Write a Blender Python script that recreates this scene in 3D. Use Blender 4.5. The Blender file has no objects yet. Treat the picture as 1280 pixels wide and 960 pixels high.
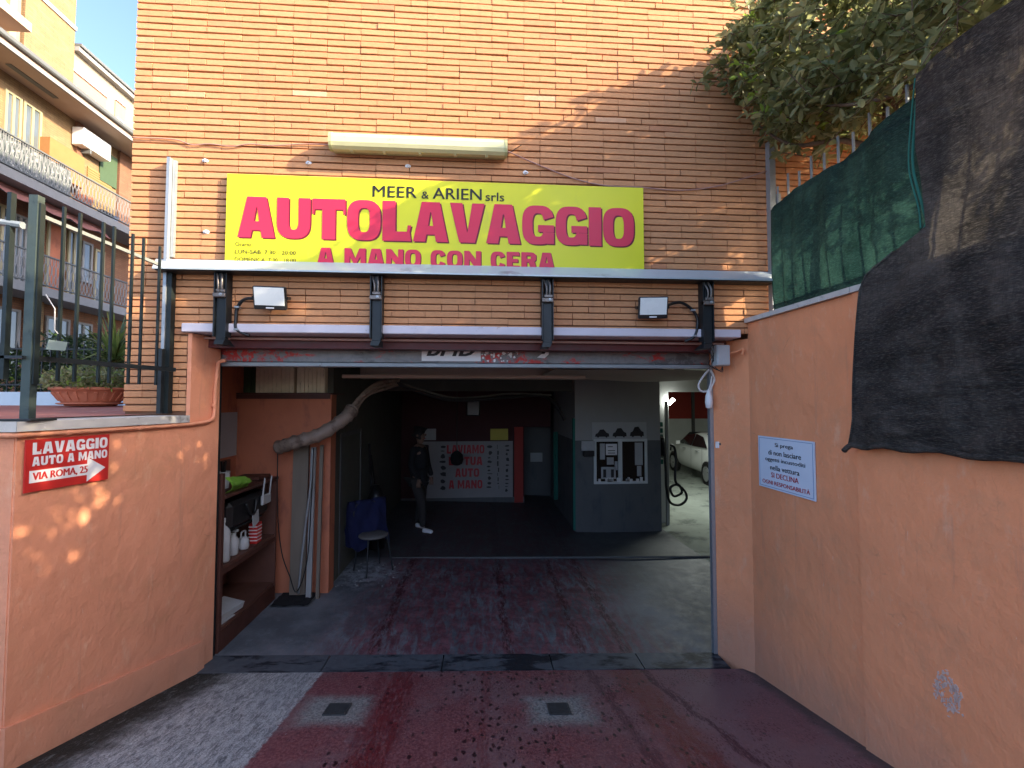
import bpy, bmesh, math, random
from mathutils import Vector, Matrix, noise as mn
R = math.radians
random.seed(7)
sc = bpy.context.scene
col = sc.collection
V = Vector

# ------------------------------------------------------------ camera
CAM = V((0, -3.7594, 2.2)); YAW = R(4.0); PITCH = R(2.3); FPX = 555.0
cd = bpy.data.cameras.new("Camera"); cam = bpy.data.objects.new("Camera", cd); col.objects.link(cam)
cam.location = CAM; cam.rotation_euler = (R(90) + PITCH, 0, -YAW)
cd.sensor_width = 36; cd.lens = 36 * FPX / 1280; cd.clip_end = 500; cd.clip_start = .05
sc.camera = cam
# ------------------------------------------------------------ light
SUN = V((2.75, -1.0, 1.35)).normalized()          # direction towards the sun
w = bpy.data.worlds.new("World"); sc.world = w; w.use_nodes = True
nt = w.node_tree; nt.nodes.clear()
sky = nt.nodes.new('ShaderNodeTexSky'); sky.sky_type = 'NISHITA'; sky.sun_disc = False
sky.sun_elevation = math.asin(SUN.z); sky.sun_rotation = math.atan2(SUN.x, SUN.y)
sky.air_density = .6; sky.dust_density = 2.2; sky.ozone_density = 1.6
bg = nt.nodes.new('ShaderNodeBackground'); bg.inputs[1].default_value = .15
wo = nt.nodes.new('ShaderNodeOutputWorld')
nt.links.new(sky.outputs[0], bg.inputs[0]); nt.links.new(bg.outputs[0], wo.inputs[0])
sl = bpy.data.lights.new("sun", 'SUN'); sl.energy = 2.75; sl.angle = R(.5); sl.color = (1, .85, .61)
so = bpy.data.objects.new("sun", sl); col.objects.link(so)
so.rotation_euler = SUN.to_track_quat('Z', 'Y').to_euler(); so.location = SUN * 40
sc.view_settings.view_transform = 'Standard'; sc.view_settings.look = 'None'
sc.view_settings.gamma = 1; sc.view_settings.exposure = 2.36
sc.cycles.max_bounces = 10; sc.cycles.diffuse_bounces = 6
sc.cycles.transparent_max_bounces = 12

# survey helpers: intersect a sight line with a real plane of the place
_fw = V((math.sin(YAW) * math.cos(PITCH), math.cos(YAW) * math.cos(PITCH), math.sin(PITCH)))
_rt = V((math.cos(YAW), -math.sin(YAW), 0)); _up = _rt.cross(_fw)
def _hit(a, b, n, d):
    r = _fw + _rt * ((a - 640) / FPX) - _up * ((b - 480) / FPX)
    return CAM + r * ((d - n.dot(CAM)) / n.dot(r))
def PY(a, b, y=0): return _hit(a, b, V((0, 1, 0)), y)
def PX(a, b, x=0): return _hit(a, b, V((1, 0, 0)), x)
def PZ(a, b, z=0): return _hit(a, b, V((0, 0, 1)), z)
def pxsize(p, s):
    q = (V(p) - CAM).dot(_fw); return FPX * s / q if q > .05 else 0
def inview(p, m=0):
    d = V(p) - CAM; q = d.dot(_fw)
    if q < .1: return False
    a = 640 + FPX * d.dot(_rt) / q; b = 480 - FPX * d.dot(_up) / q
    return -m < a < 1280 + m and -m < b < 960 + m

# ------------------------------------------------------------ materials
class N:
    """tiny node helper"""
    def __init__(s, name):
        s.m = bpy.data.materials.new(name); s.m.use_nodes = True; s.t = s.m.node_tree; s.t.nodes.clear()
        s.out = s.t.nodes.new('ShaderNodeOutputMaterial'); s.b = s.t.nodes.new('ShaderNodeBsdfPrincipled')
        s.t.links.new(s.b.outputs[0], s.out.inputs[0]); s._pos = None
    def node(s, ty, **k):
        n = s.t.nodes.new(ty)
        for a, v in k.items(): setattr(n, a, v)
        return n
    def L(s, a, b):
        if hasattr(a, 'is_output') or isinstance(a, bpy.types.NodeSocket): s.t.links.new(a, b)
        else: b.default_value = a
    def pos(s):
        if s._pos is None: s._pos = s.node('ShaderNodeNewGeometry').outputs['Position']
        return s._pos
    def sep(s):
        if not hasattr(s, '_sep'):
            s._sep = s.node('ShaderNodeSeparateXYZ'); s.L(s.pos(), s._sep.inputs[0])
        return s._sep.outputs
    def m2(s, op, a, b=0., c=None, clamp=False):
        n = s.node('ShaderNodeMath', operation=op, use_clamp=clamp)
        s.L(a, n.inputs[0]); s.L(b, n.inputs[1])
        if c is not None: s.L(c, n.inputs[2])
        return n.outputs[0]
    def noise(s, scale=5, detail=4, rough=.55, stretch=(1, 1, 1), dist=0., off=(0, 0, 0)):
        mp = s.node('ShaderNodeMapping'); s.L(s.pos(), mp.inputs[0]); mp.inputs['Scale'].default_value = stretch
        mp.inputs['Location'].default_value = off
        n = s.node('ShaderNodeTexNoise'); s.L(mp.outputs[0], n.inputs['Vector'])
        n.inputs['Scale'].default_value = scale; n.inputs['Detail'].default_value = detail
        n.inputs['Roughness'].default_value = rough; n.inputs['Distortion'].default_value = dist
        return n.outputs[0]
    def step(s, v, lo, hi):
        n = s.node('ShaderNodeMapRange', interpolation_type='SMOOTHSTEP')
        s.L(v, n.inputs[0]); n.inputs[1].default_value = lo; n.inputs[2].default_value = hi
        return n.outputs[0]
    def mix(s, f, a, b):
        n = s.node('ShaderNodeMix', data_type='RGBA'); s.L(f, n.inputs[0])
        for v, i in ((a, 6), (b, 7)):
            if isinstance(v, tuple): n.inputs[i].default_value = (*v, 1)
            else: s.L(v, n.inputs[i])
        return n.outputs[2]
    def bright(s, c, f):
        n = s.node('ShaderNodeVectorMath', operation='SCALE')
        if isinstance(c, tuple): n.inputs[0].default_value = c
        else: s.L(c, n.inputs[0])
        s.L(f, n.inputs['Scale']); return n.outputs[0]
    def done(s, c, rough=.8, bumps=(), metal=0, spec=.5):
        if isinstance(c, tuple): s.b.inputs['Base Color'].default_value = (*c, 1)
        else: s.L(c, s.b.inputs['Base Color'])
        s.L(rough, s.b.inputs['Roughness']); s.b.inputs['Metallic'].default_value = metal
        s.b.inputs['Specular IOR Level'].default_value = spec
        prev = None
        for h, st, d in bumps:
            b = s.node('ShaderNodeBump'); b.inputs['Strength'].default_value = st; b.inputs['Distance'].default_value = d
            s.L(h, b.inputs['Height'])
            if prev: s.L(prev, b.inputs['Normal'])
            prev = b.outputs[0]
        if prev: s.L(prev, s.b.inputs['Normal'])
        return s.m

def mat(name, c, rough=.7, var=.12, scale=7, bump=.15, bscale=60, metal=0, layers=(), stretch=(1, 1, 1), spec=.4):
    n = N(name)
    f = n.m2('MULTIPLY_ADD', n.noise(scale, 5, .6, stretch), 2 * var, 1 - var)
    cc = n.bright(c, f)
    for (lc, ls, lo, hi, lst) in layers:
        cc = n.mix(n.step(n.noise(ls, 6, .65, lst, .3, (ls, 3, ls)), lo, hi), cc, lc)
    r = n.m2('MULTIPLY_ADD', n.noise(scale * 1.7, 3), .25, rough - .12, clamp=True)
    return n.done(cc, r, [(n.noise(bscale, 3, .6, stretch), bump, .004)] if bump else (), metal, spec)

def brick_mat(name, single):
    n = N(name)
    if single: t = n.node('ShaderNodeObjectInfo').outputs['Random']
    else: t = n.node('ShaderNodeAttribute', attribute_name='tone').outputs['Fac']
    r = n.node('ShaderNodeValToRGB'); n.L(t, r.inputs[0])
    e = r.color_ramp.elements
    e[0].position = 0; e[0].color = (.50, .225, .115, 1); e[1].position = 1; e[1].color = (.61, .36, .22, 1)
    for p, c in ((.06, (.525, .25, .118)), (.3, (.55, .27, .128)), (.55, (.535, .256, .120)), (.8, (.565, .28, .136)), (.985, (.545, .262, .125)), (.993, (.60, .33, .18))):
        x = e.new(p); x.color = (*c, 1)
    c = n.bright(r.outputs[0], n.m2('MULTIPLY_ADD', n.noise(22, 6, .7, (1, 1, 2)), .5, .76))
    c = n.mix(n.m2('MULTIPLY', n.step(n.noise(1.3, 5, .6), .56, .75), .35), c, (.34, .17, .11))
    c = n.mix(n.m2('MULTIPLY', n.step(n.noise(3.1, 6, .7, (1, 1, .4), 0, (4, 0, 0)), .62, .8), .35), c, (.62, .48, .38))
    c = n.mix(n.m2('MULTIPLY', n.step(n.noise(2.2, 5, .6, (3.5, 1, .35), 0, (9, 0, 0)), .56, .74), .35), c, (.30, .16, .10))
    return n.done(c, .9, [(n.noise(120, 4, .7), .35, .003), (n.noise(25, 3, .6, (1, 1, 3)), .3, .004)], 0, .2)

def stucco(name, c, seed=0):
    n = N(name)
    base = n.bright(c, n.m2('MULTIPLY_ADD', n.noise(1.1, 6, .6, (1, 1, .8), .4, (seed, 0, seed)), .5, .76))
    base = n.mix(n.m2('MULTIPLY', n.step(n.noise(2.3, 8, .7, (1, 1, 1), .3, (seed, 5, 1)), .48, .68), .5), base, (.62, .28, .14))
    base = n.mix(n.m2('MULTIPLY', n.step(n.noise(9, 6, .75, (1, 1, .35), .2, (seed, 1, 1)), .55, .72), .45), base, (.80, .46, .29))
    # grime and damp near the ground
    z = n.sep()[2]
    low = n.m2('MULTIPLY', n.m2('SUBTRACT', 1., n.step(n.m2('ADD', z, n.m2('MULTIPLY', n.noise(3, 5), .5)), .15, .9)), .6)
    base = n.mix(low, base, (.50, .27, .18))
    base = n.mix(n.m2('MULTIPLY', n.step(n.noise(3.2, 6, .7, (4, 4, .3), .2, (seed, 0, 4)), .56, .70), .28), base, (.45, .22, .14))
    # scuffs: small pale scratches
    base = n.mix(n.m2('MULTIPLY', n.step(n.noise(24, 5, .8, (1.5, 1.5, .35), .8, (seed, 9, 2)), .66, .72), .6), base, (.76, .58, .48))
    base = n.mix(n.m2('MULTIPLY', n.step(n.noise(14, 6, .8, (.5, .5, 2.4), 1.5, (seed, 2, 7)), .68, .74), .5), base, (.36, .20, .15))
    vo = n.node('ShaderNodeTexVoronoi', feature='DISTANCE_TO_EDGE'); vo.inputs['Scale'].default_value = 1.5
    nz = n.node('ShaderNodeTexNoise'); nz.inputs['Scale'].default_value = 3.5; nz.inputs['Detail'].default_value = 6; n.L(n.pos(), nz.inputs['Vector'])
    sv = n.node('ShaderNodeVectorMath', operation='MULTIPLY_ADD'); n.L(nz.outputs[1], sv.inputs[0]); sv.inputs[1].default_value = (.35, .35, .35); n.L(n.pos(), sv.inputs[2]); n.L(sv.outputs[0], vo.inputs['Vector'])
    crack = n.m2('MULTIPLY', n.m2('SUBTRACT', 1., n.step(vo.outputs['Distance'], .001, .006)), n.step(n.noise(1.4, 4, .6, (1, 1, 1), 0, (seed, 6, 6)), .60, .68))
    base = n.mix(n.m2('MULTIPLY', crack, .45), base, (.22, .11, .07))
    return n.done(base, n.m2('MULTIPLY_ADD', n.noise(4, 4), .3, .5), [(n.noise(3.5, 6, .62), .8, .03), (n.noise(28, 5, .7, (1, 1, .6)), .35, .008), (n.noise(110, 3, .7), .3, .003)], 0, .3)

M_ = {}
def mk(k, *a, **kw): M_[k] = mat(k, *a, **kw)
M_['brick_one'] = brick_mat('brick_one', True); M_['brick_many'] = brick_mat('brick_many', False)
M_['stucco'] = stucco('orange_stucco', (.82, .31, .140)); M_['stucco2'] = stucco('orange_stucco_left', (.73, .295, .160), 13)
mk('mortar', (.20, .105, .06), .95)
mk('concrete', (.5, .47, .42), .85, .2, 9, layers=[((.2, .18, .15), 6, .55, .7, (1, 1, 1)), ((.66, .62, .58), 14, .6, .7, (1, 1, 1))])
mk('chalk', (.66, .47, .38), .9, .15, 20)
mk('lintel', (.62, .57, .60), .7, .15, 5, layers=[((.3, .2, .16), 9, .6, .75, (1, 1, 1))])
mk('rail_grey', (.27, .30, .31), .5, .15, 10, metal=.3, layers=[((.16, .11, .08), 12, .66, .75, (1, 1, .4))])
mk('plate', (.50, .56, .57), .38, .14, 4, .1, 30, metal=.35, layers=[((.30, .31, .32), 5, .58, .72, (.4, 1, 1)), ((.7, .72, .72), 12, .66, .72, (.3, 1, 1))])
mk('black_metal', (.018, .022, .024), .42, .3, 10, metal=.2)
mk('black_plastic', (.012, .012, .012), .35, .2, 10)
mk('green_black', (.010, .016, .016), .5, .3, 20, metal=.15, layers=[((.10, .05, .03), 25, .70, .76, (1, 1, .5))])
mk('post_green', (.048, .066, .060), .5, .25, 20, metal=.2, layers=[((.02, .03, .03), 18, .55, .7, (1, 1, .5))])
mk('galv', (.36, .38, .385), .42, .15, 25, metal=.55, layers=[((.33, .34, .34), 8, .5, .7, (1, 1, .3))])
mk('arm_alu', (.20, .17, .15), .45, .25, 25, metal=.6, layers=[((.10, .07, .05), 18, .55, .65, (1, 1, 1))])
mk('shutter', (.20, .19, .185), .5, .2, 8, .15, 40, metal=.3, layers=[((.10, .095, .09), 6, .5, .62, (.3, 1, 1)), ((.42, .035, .028), 3.2, .53, .62, (1, 1, 1.5)), ((.17, .165, .16), 22, .50, .58, (1, 1, .8)), ((.42, .40, .38), 30, .66, .7, (.6, 1, 1))])
mk('red_steel', (.10, .016, .014), .5, .3, 12, .2, 40, layers=[((.08, .03, .025), 9, .5, .65, (.4, 1, 1))])
mk('pink_rail', (.42, .25, .20), .5, .2)
mk('yellow', (.70, .68, .015), .4, .07, 2, .12, 6, layers=[((.55, .54, .05), 4, .6, .8, (1, 1, .5)), ((.5, .42, .05), 30, .70, .76, (1, 1, .3))])
mk('magenta', (.66, .022, .065), .4, .05, 5, .02)
mk('dark_red', (.16, .006, .02), .5, .05, 5, 0)
mk('ink', (.015, .012, .012), .5, 0, 5, 0)
mk('sign_red', (.50, .025, .02), .4, .12, 9, .05, layers=[((.62, .10, .08), 22, .64, .72, (1, 1, 1))])
mk('sign_white', (.72, .70, .68), .4, .08, 9, .03, layers=[((.5, .42, .38), 16, .66, .72, (1, 1, 1))])
mk('white_plastic', (.78, .78, .77), .4, .06)
mk('notice_blue', (.62, .67, .74), .4, .05, 6, .02)
mk('border_blue', (.16, .25, .42), .4, 0, 6, 0)
mk('red_ink', (.42, .015, .02), .5, 0, 5, 0)
mk('diffuser', (.66, .62, .34), .35, .14, 5, .05, 20, layers=[((.40, .33, .12), 12, .62, .72, (1, 1, 1)), ((.30, .24, .12), 30, .7, .74, (1, 1, 1))])
mk('diffuser_end', (.48, .46, .22), .5, .25, 9)
mk('lens', (.78, .80, .74), .25, .05, 5, 0)
mk('grey_box', (.42, .44, .44), .5, .08)
mk('terracotta', (.50, .17, .09), .75, .15, 12)
mk('tile_red', (.36, .12, .085), .7, .25, 8, .3, 50, layers=[((.45, .30, .24), 5, .55, .7, (1, 1, 1))])
mk('steel_strip', (.095, .105, .115), .6, .3, 12, .35, 50, metal=.35, layers=[((.02, .022, .028), 5, .48, .6, (.4, 1, 1)), ((.3, .31, .33), 26, .68, .74, (1, 1, 1))])
mk('iron', (.075, .075, .072), .55, .3, 40, metal=.4)
mk('cable_black', (.012, .012, .012), .4, .1)
mk('cable_white', (.62, .60, .57), .45, .1)
mk('cable_pink', (.40, .22, .18), .6, .15)
# interior
mk('banner_white', (.30, .28, .27), .7, .15, 4)
mk('dim_white', (.42, .42, .41), .5, .2, 9)  # white lowered, the dim interior put into its colour
mk('int_orange', (.46, .15, .075), .75, .2, 3, .2, 30, layers=[((.30, .10, .06), 4, .5, .7, (1, 1, .5))])
mk('int_olive', (.085, .087, .068), .75, .2, 3, .2, 30, layers=[((.10, .10, .08), 3, .5, .7, (1, 1, .5))])
mk('int_beige', (.44, .37, .29), .8, .2, 3)
mk('int_maroon', (.045, .007, .008), .7, .2, 3)
mk('int_grey', (.28, .278, .265), .75, .15, 2, .2, 30, layers=[((.28, .29, .29), 3, .55, .7, (1, 1, .5))])
mk('int_dark', (.10, .102, .100), .7, .2, 2, .2, 30, layers=[((.07, .075, .08), 4, .5, .7, (1, 1, .4))])
mk('int_white', (.55, .56, .53), .7, .12, 3)
mk('int_red', (.33, .035, .025), .7, .15, 3)
mk('int_ceiling', (.36, .35, .30), .85, .2, 2)
mk('back_floor', (.30, .33, .29), .16, .25, 3, .12, 12, layers=[((.17, .19, .17), 2.2, .5, .65, (1, 1, 1))])
mk('wood_dark', (.075, .026, .017), .55, .35, 6, .2, 40, stretch=(1, 1, .15))
mk('wood_in', (.11, .045, .03), .6, .3, 6, .2, 40, stretch=(1, .2, 1))
mk('wood_old', (.17, .135, .10), .8, .3, 6, .3, 30, stretch=(1, 1, .12))
mk('foam', (.80, .71, .50), .9, .2, 14, .5, 25, layers=[((.30, .22, .12), 18, .62, .72, (3, 1, .5))])
mk('wrap', (.22, .16, .12), .55, .3, 9, .8, 18, layers=[((.12, .08, .06), 10, .5, .65, (1, 1, 1))])
mk('teal', (.015, .12, .09), .8, .2, 8)
mk('green_bag', (.16, .34, .04), .4, .15, 14, .6, 30)
mk('paper', (.36, .36, .35), .6, .06)
mk('paper_yellow', (.50, .42, .06), .6, .06)
mk('clear_bottle', (.62, .66, .68), .25, .1)
mk('blue_cloth', (.005, .008, .042), .9, .3, 10, .5, 30)
mk('seat_grey', (.12, .11, .10), .7, .2)
mk('cloth_black', (.008, .008, .009), .9, .2, 10, .4, 30)
mk('cloth_trouser', (.03, .026, .024), .9, .2, 10, .4, 30)
mk('skin', (.16, .09, .06), .6, .1)
mk('hair', (.01, .008, .007), .7, .2)
mk('car_paint', (.74, .75, .73), .18, .03, 3, 0)
mk('glass_dark', (.012, .014, .015), .06, 0, 3, 0, spec=.8)
mk('rubber', (.012, .012, .012), .8, .2)
mk('rim', (.40, .41, .42), .3, .1, 5, 0, metal=.6)
mk('lamp_red', (.4, .01, .01), .2, 0, 3, 0)
# far building
def far_brick_mat(name, a, b, mort):
    n = N(name); mp = n.node('ShaderNodeMapping'); x, y, z = n.sep(); cb = n.node('ShaderNodeCombineXYZ')
    n.L(n.m2('ADD', x, y), cb.inputs[0]); n.L(z, cb.inputs[1])
    bt = n.node('ShaderNodeTexBrick'); n.L(cb.outputs[0], bt.inputs['Vector']); bt.inputs['Scale'].default_value = 1
    bt.inputs['Brick Width'].default_value = .27; bt.inputs['Row Height'].default_value = .07; bt.inputs['Mortar Size'].default_value = .007
    bt.inputs['Color1'].default_value = (*a, 1); bt.inputs['Color2'].default_value = (*b, 1); bt.inputs['Mortar'].default_value = (*mort, 1)
    c = n.bright(bt.outputs[0], n.m2('MULTIPLY_ADD', n.noise(3, 6, .7), .7, .65))
    c = n.mix(n.m2('MULTIPLY', n.step(n.noise(1.2, 6, .7, (1, 1, .3)), .5, .7), .4), c, tuple(v * .6 for v in a))
    return n.done(c, .9, [(bt.outputs[1], .4, -.01)], 0, .2)
M_['far_brick'] = far_brick_mat('far_brick', (.24, .12, .07), (.20, .095, .055), (.13, .08, .06))
M_['far_yellow'] = far_brick_mat('far_yellow', (.27, .18, .09), (.235, .15, .075), (.16, .11, .07))
mk('far_plaster', (.26, .22, .16), .8, .1, 4)
mk('far_rose', (.34, .19, .14), .8, .12, 4)
mk('far_soffit', (.40, .30, .23), .8, .08, 3)
mk('far_slab', (.25, .245, .24), .8, .15, 6)
mk('far_gutter', (.12, .125, .12), .5, .1)
mk('cream_frame', (.33, .28, .16), .5, .08)
mk('far_glass', (.10, .12, .13), .08, .2, 3, 0, spec=.9)
mk('shut_green', (.05, .085, .04), .7, .2, 9)
mk('shut_yellow', (.27, .17, .06), .7, .12, 9)
mk('box_orange', (.33, .15, .05), .8, .12, 5)
mk('awning', (.24, .10, .085), .9, .15, 6)
mk('iron_pale', (.24, .24, .24), .5, .15)
mk('mottled', (.15, .17, .17), .9, .3, 12, layers=[((.5, .5, .46), 9, .54, .60, (1, 1, 1)), ((.05, .06, .06), 14, .58, .64, (1, 1, 1))])  # pale blots: sun patches on the railing put into the colour
mk('lock_grey', (.10, .14, .13), .5, .2)
mk('rail_pale', (.17, .18, .17), .5, .2)
mk('blue_white', (.50, .58, .64), .8, .1, 4)
mk('ground_far', (.16, .15, .14), .9, .2, 2)
mk('bark', (.13, .085, .055), .9, .3, 20, .8, 40, stretch=(1, 1, .3))

def leaf_mat(name, a, b, trans=.35):
    n = N(name)
    t = n.node('ShaderNodeAttribute', attribute_name='tone').outputs['Fac']
    t = n.m2('ADD', t, n.m2('MULTIPLY', n.node('ShaderNodeObjectInfo').outputs['Random'], .25), clamp=True)
    r = n.node('ShaderNodeValToRGB'); n.L(t, r.inputs[0]); e = r.color_ramp.elements
    e[0].color = (*a, 1); e[1].color = (*b, 1); e[1].position = .8
    x = e.new(.97); x.color = (.20, .30, .045, 1)
    n.done(n.bright(r.outputs[0], n.m2('MULTIPLY_ADD', n.noise(30, 3), .5, .75)), .42, (), 0, .45)
    tr = n.node('ShaderNodeBsdfTranslucent'); n.L(n.bright(r.outputs[0], 1.6), tr.inputs[0])
    mx = n.node('ShaderNodeMixShader'); mx.inputs[0].default_value = trans
    n.L(n.b.outputs[0], mx.inputs[1]); n.L(tr.outputs[0], mx.inputs[2]); n.L(mx.outputs[0], n.out.inputs[0])
    return n.m
M_['leaf'] = leaf_mat('leaf', (.09, .115, .04), (.34, .35, .17), .5)
M_['leaf_grey'] = leaf_mat('leaf_grey', (.10, .12, .045), (.26, .25, .12))
M_['leaf_dark'] = leaf_mat('leaf_dark', (.02, .035, .015), (.05, .08, .03))
M_['yucca'] = leaf_mat('yucca', (.07, .13, .03), (.24, .28, .08))

def net_mat(name, c, c2, alpha):
    n = N(name)
    st = n.noise(2.2, 7, .7, (1, 1, 1), .6)
    cc = n.mix(n.step(st, .42, .68), c, c2)
    weave = n.noise(120, 2, .5, (1, .35, 2.5))
    weave2 = n.noise(60, 2, .5, (1, 4, .12))
    cc = n.mix(n.m2('MULTIPLY', n.step(weave, .50, .66), .38), cc, tuple(min(1, v * 2.1 + .01) for v in c2))
    cc = n.mix(n.m2('MULTIPLY', n.step(weave2, .55, .65), .25), cc, tuple(v * .5 for v in c))
    cc = n.mix(n.m2('MULTIPLY', n.step(n.noise(13, 8, .85, (1, .5, 1.6), .6), .56, .70), .6), cc, tuple(v * 1.9 + .01 for v in c2))
    cc = n.mix(n.m2('MULTIPLY', n.step(n.noise(5, 7, .8, (1, .4, 2.4), .8, (3, 3, 3)), .55, .66), .55), cc, tuple(v * .4 for v in c))
    n.done(cc, .75, [(n.noise(9, 5, .6, (1, .5, 1.6)), .8, .03), (n.noise(13, 6, .7, (1, .35, 2.6), 1.2), .7, .02), (weave, .6, .004)], 0, .25)
    tr = n.node('ShaderNodeBsdfTranslucent'); mx = n.node('ShaderNodeMixShader'); n.L(n.bright(cc, 1.5), tr.inputs[0])
    holes = alpha
    n.L(holes, mx.inputs[0]); n.L(n.b.outputs[0], mx.inputs[1]); n.L(tr.outputs[0], mx.inputs[2]); n.L(mx.outputs[0], n.out.inputs[0])
    return n.m
M_['net_black'] = net_mat('net_black', (.021, .020, .018), (.080, .071, .060), .14)  # paler second tone also carries dappled sun in the colour
M_['net_green'] = net_mat('net_green', (.006, .022, .019), (.017, .047, .039), .2)

def emis(name, c, s):
    n = N(name); n.done((.8, .8, .8), .4)
    n.b.inputs['Emission Color'].default_value = (*c, 1); n.b.inputs['Emission Strength'].default_value = s
    return n.m
M_['lamp_on'] = emis('lamp_on', (.95, 1, .95), 7)

# ramp / driveway
def ramp_mat():
    n = N('ramp_paint'); x, y, z = n.sep()
    n1 = n.noise(8, 8, .75); n2 = n.noise(60, 5, .7); n3 = n.noise(1.6, 5, .6)
    fine = n.noise(150, 3, .7)
    red = n.mix(n.step(n2, .40, .62), (.155, .036, .040), (.27, .098, .095))
    red = n.mix(n.m2('MULTIPLY', n.step(n3, .42, .62), .65), red, (.20, .12, .118))
    red = n.mix(n.m2('MULTIPLY', n.step(n.noise(11, 8, .8, (1.5, .8, 1), .5, (5, 5, 0)), .52, .64), .5), red, (.13, .04, .05))
    red = n.mix(n.m2('MULTIPLY', n.step(n.noise(34, 6, .8, (1, 1, 1), .3, (8, 5, 0)), .60, .68), .6), red, (.36, .27, .27))
    # greyer worn right part
    red = n.mix(n.m2('MULTIPLY', n.step(n.m2('ADD', x, n.m2('MULTIPLY', n1, .6)), 1.1, 1.8), .45), red, (.25, .16, .165))
    # dark glossy tyre lines (run along the ramp, slightly converging)
    def streak(cx, wdt, k=0., amt=.9, c=(.15, .012, .016)):
        xx = n.m2('ADD', n.m2('SUBTRACT', x, cx), n.m2('MULTIPLY', y, k))
        xx = n.m2('ADD', xx, n.m2('MULTIPLY_ADD', n.noise(7, 6, .7, (1, .5, 1)), .30, -.15))
        d = n.m2('ABSOLUTE', xx)
        f = n.m2('SUBTRACT', 1., n.step(d, wdt * .4, wdt))
        f = n.m2('MULTIPLY', f, n.step(n.noise(24, 8, .85, (2.6, .4, 1), .5, (cx, 0, 0)), .42, .52))
        return f, amt, c
    nonlocal_red = red
    fs = []
    for a in (streak(1.24, .20, .05), streak(1.42, .05, .16, .8, (.06, .012, .02)), streak(-.62, .15, .0), streak(-.80, .05, .05, .6), streak(.05, .05, -.02, .5), streak(.95, .05, .05, .6, (.06, .012, .02))):
        f, amt, c = a; fs.append(f)
        nonlocal_red = n.mix(n.m2('MULTIPLY', f, amt), nonlocal_red, c)
    red = nonlocal_red
    # wet drops
    vor = n.node('ShaderNodeTexVoronoi', voronoi_dimensions='2D'); vor.inputs['Scale'].default_value = 14
    mp = n.node('ShaderNodeMapping'); mp.inputs['Scale'].default_value = (1.3, .75, 1); n.L(n.pos(), mp.inputs[0])
    wob = n.node('ShaderNodeVectorMath', operation='ADD'); n.L(mp.outputs[0], wob.inputs[0])
    nc = n.node('ShaderNodeTexNoise'); nc.inputs['Scale'].default_value = 14; n.L(n.pos(), nc.inputs['Vector'])
    sc_ = n.node('ShaderNodeVectorMath', operation='SCALE'); n.L(nc.outputs[1], sc_.inputs[0]); sc_.inputs['Scale'].default_value = .055
    n.L(sc_.outputs[0], wob.inputs[1]); n.L(wob.outputs[0], vor.inputs['Vector'])
    drop = n.m2('SUBTRACT', 1., n.step(vor.outputs['Distance'], .14, .27))
    drop = n.m2('MULTIPLY', drop, n.step(n.m2('ADD', n.noise(2.6, 3), n.m2('MULTIPLY', n.m2('ABSOLUTE', n.m2('SUBTRACT', x, .2)), -.14)), .37, .43))
    vsel = n.node('ShaderNodeSeparateXYZ'); n.L(vor.outputs['Color'], vsel.inputs[0])
    drop = n.m2('MULTIPLY', drop, n.step(vsel.outputs[0], .42, .47))
    vo2 = n.node('ShaderNodeTexVoronoi', voronoi_dimensions='2D'); vo2.inputs['Scale'].default_value = 37; n.L(wob.outputs[0], vo2.inputs['Vector'])
    d2 = n.m2('MULTIPLY', n.m2('SUBTRACT', 1., n.step(vo2.outputs['Distance'], .16, .3)), n.step(n.noise(3.6, 4, .6, (1, 1, 1), 0, (7, 1, 0)), .48, .56))
    red = n.mix(n.m2('MULTIPLY', d2, .6), red, (.07, .014, .022))
    red = n.mix(n.m2('MULTIPLY', drop, .95), red, (.028, .004, .008))
    # grey-white unpainted left strip
    wt = n.noise(20, 8, .85, (2.0, .55, 1), .8)
    wh = n.mix(n.step(wt, .36, .60), (.13, .135, .135), (.66, .65, .61))
    wh = n.mix(n.step(fine, .42, .62), n.bright(wh, .55), wh)
    wh = n.mix(n.m2('MULTIPLY', n.step(n3, .4, .75), .4), wh, (.26, .27, .28))
    edge = n.m2('MULTIPLY', n.m2('SUBTRACT', n.noise(30, 3), .5), .06)
    isw = n.m2('SUBTRACT', 1., n.step(n.m2('ADD', x, edge), -1.305, -1.28))
    c = n.mix(isw, red, wh)
    # mossy black gutter along the left wall: distance from wall line x = -2.335+.18y
    gx = n.m2('SUBTRACT', x, n.m2('MULTIPLY_ADD', y, .18, -2.335))
    g = n.m2('SUBTRACT', 1., n.step(n.m2('ADD', gx, n.m2('MULTIPLY', n1, .45)), .38, .68))
    gc = n.mix(n.step(n.noise(18, 6, .8, (2, .6, 1)), .52, .66), (.016, .018, .014), (.13, .15, .14))
    c = n.mix(g, c, gc)
    # worn concrete patches around the two drains
    for (cx, cy) in ((-1.0, -.52), (.56, -.56)):
        dx = n.m2('ABSOLUTE', n.m2('SUBTRACT', x, cx)); dy = n.m2('MULTIPLY', n.m2('ABSOLUTE', n.m2('SUBTRACT', y, cy)), 1.15)
        d = n.m2('ADD', n.m2('MAXIMUM', dx, dy), n.m2('MULTIPLY_ADD', n1, .22, -.11))
        f = n.m2('SUBTRACT', 1., n.step(d, .12, .30))
        c = n.mix(n.m2('MULTIPLY', f, .85), c, n.mix(n.step(n2, .38, .6), (.15, .16, .145), (.34, .35, .31)))
    # darker along right wall
    g2 = n.m2('MULTIPLY', n.step(n.m2('ADD', x, n.m2('MULTIPLY', n1, .3)), 2.36, 2.5), .8)
    c = n.mix(g2, c, (.07, .06, .055))
    c = n.mix(n.m2('MULTIPLY', n.step(n.noise(45, 3, .8, (1, 1, 1), 0, (3, 3, 3)), .69, .72), .8), c, (.42, .40, .40))
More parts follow.
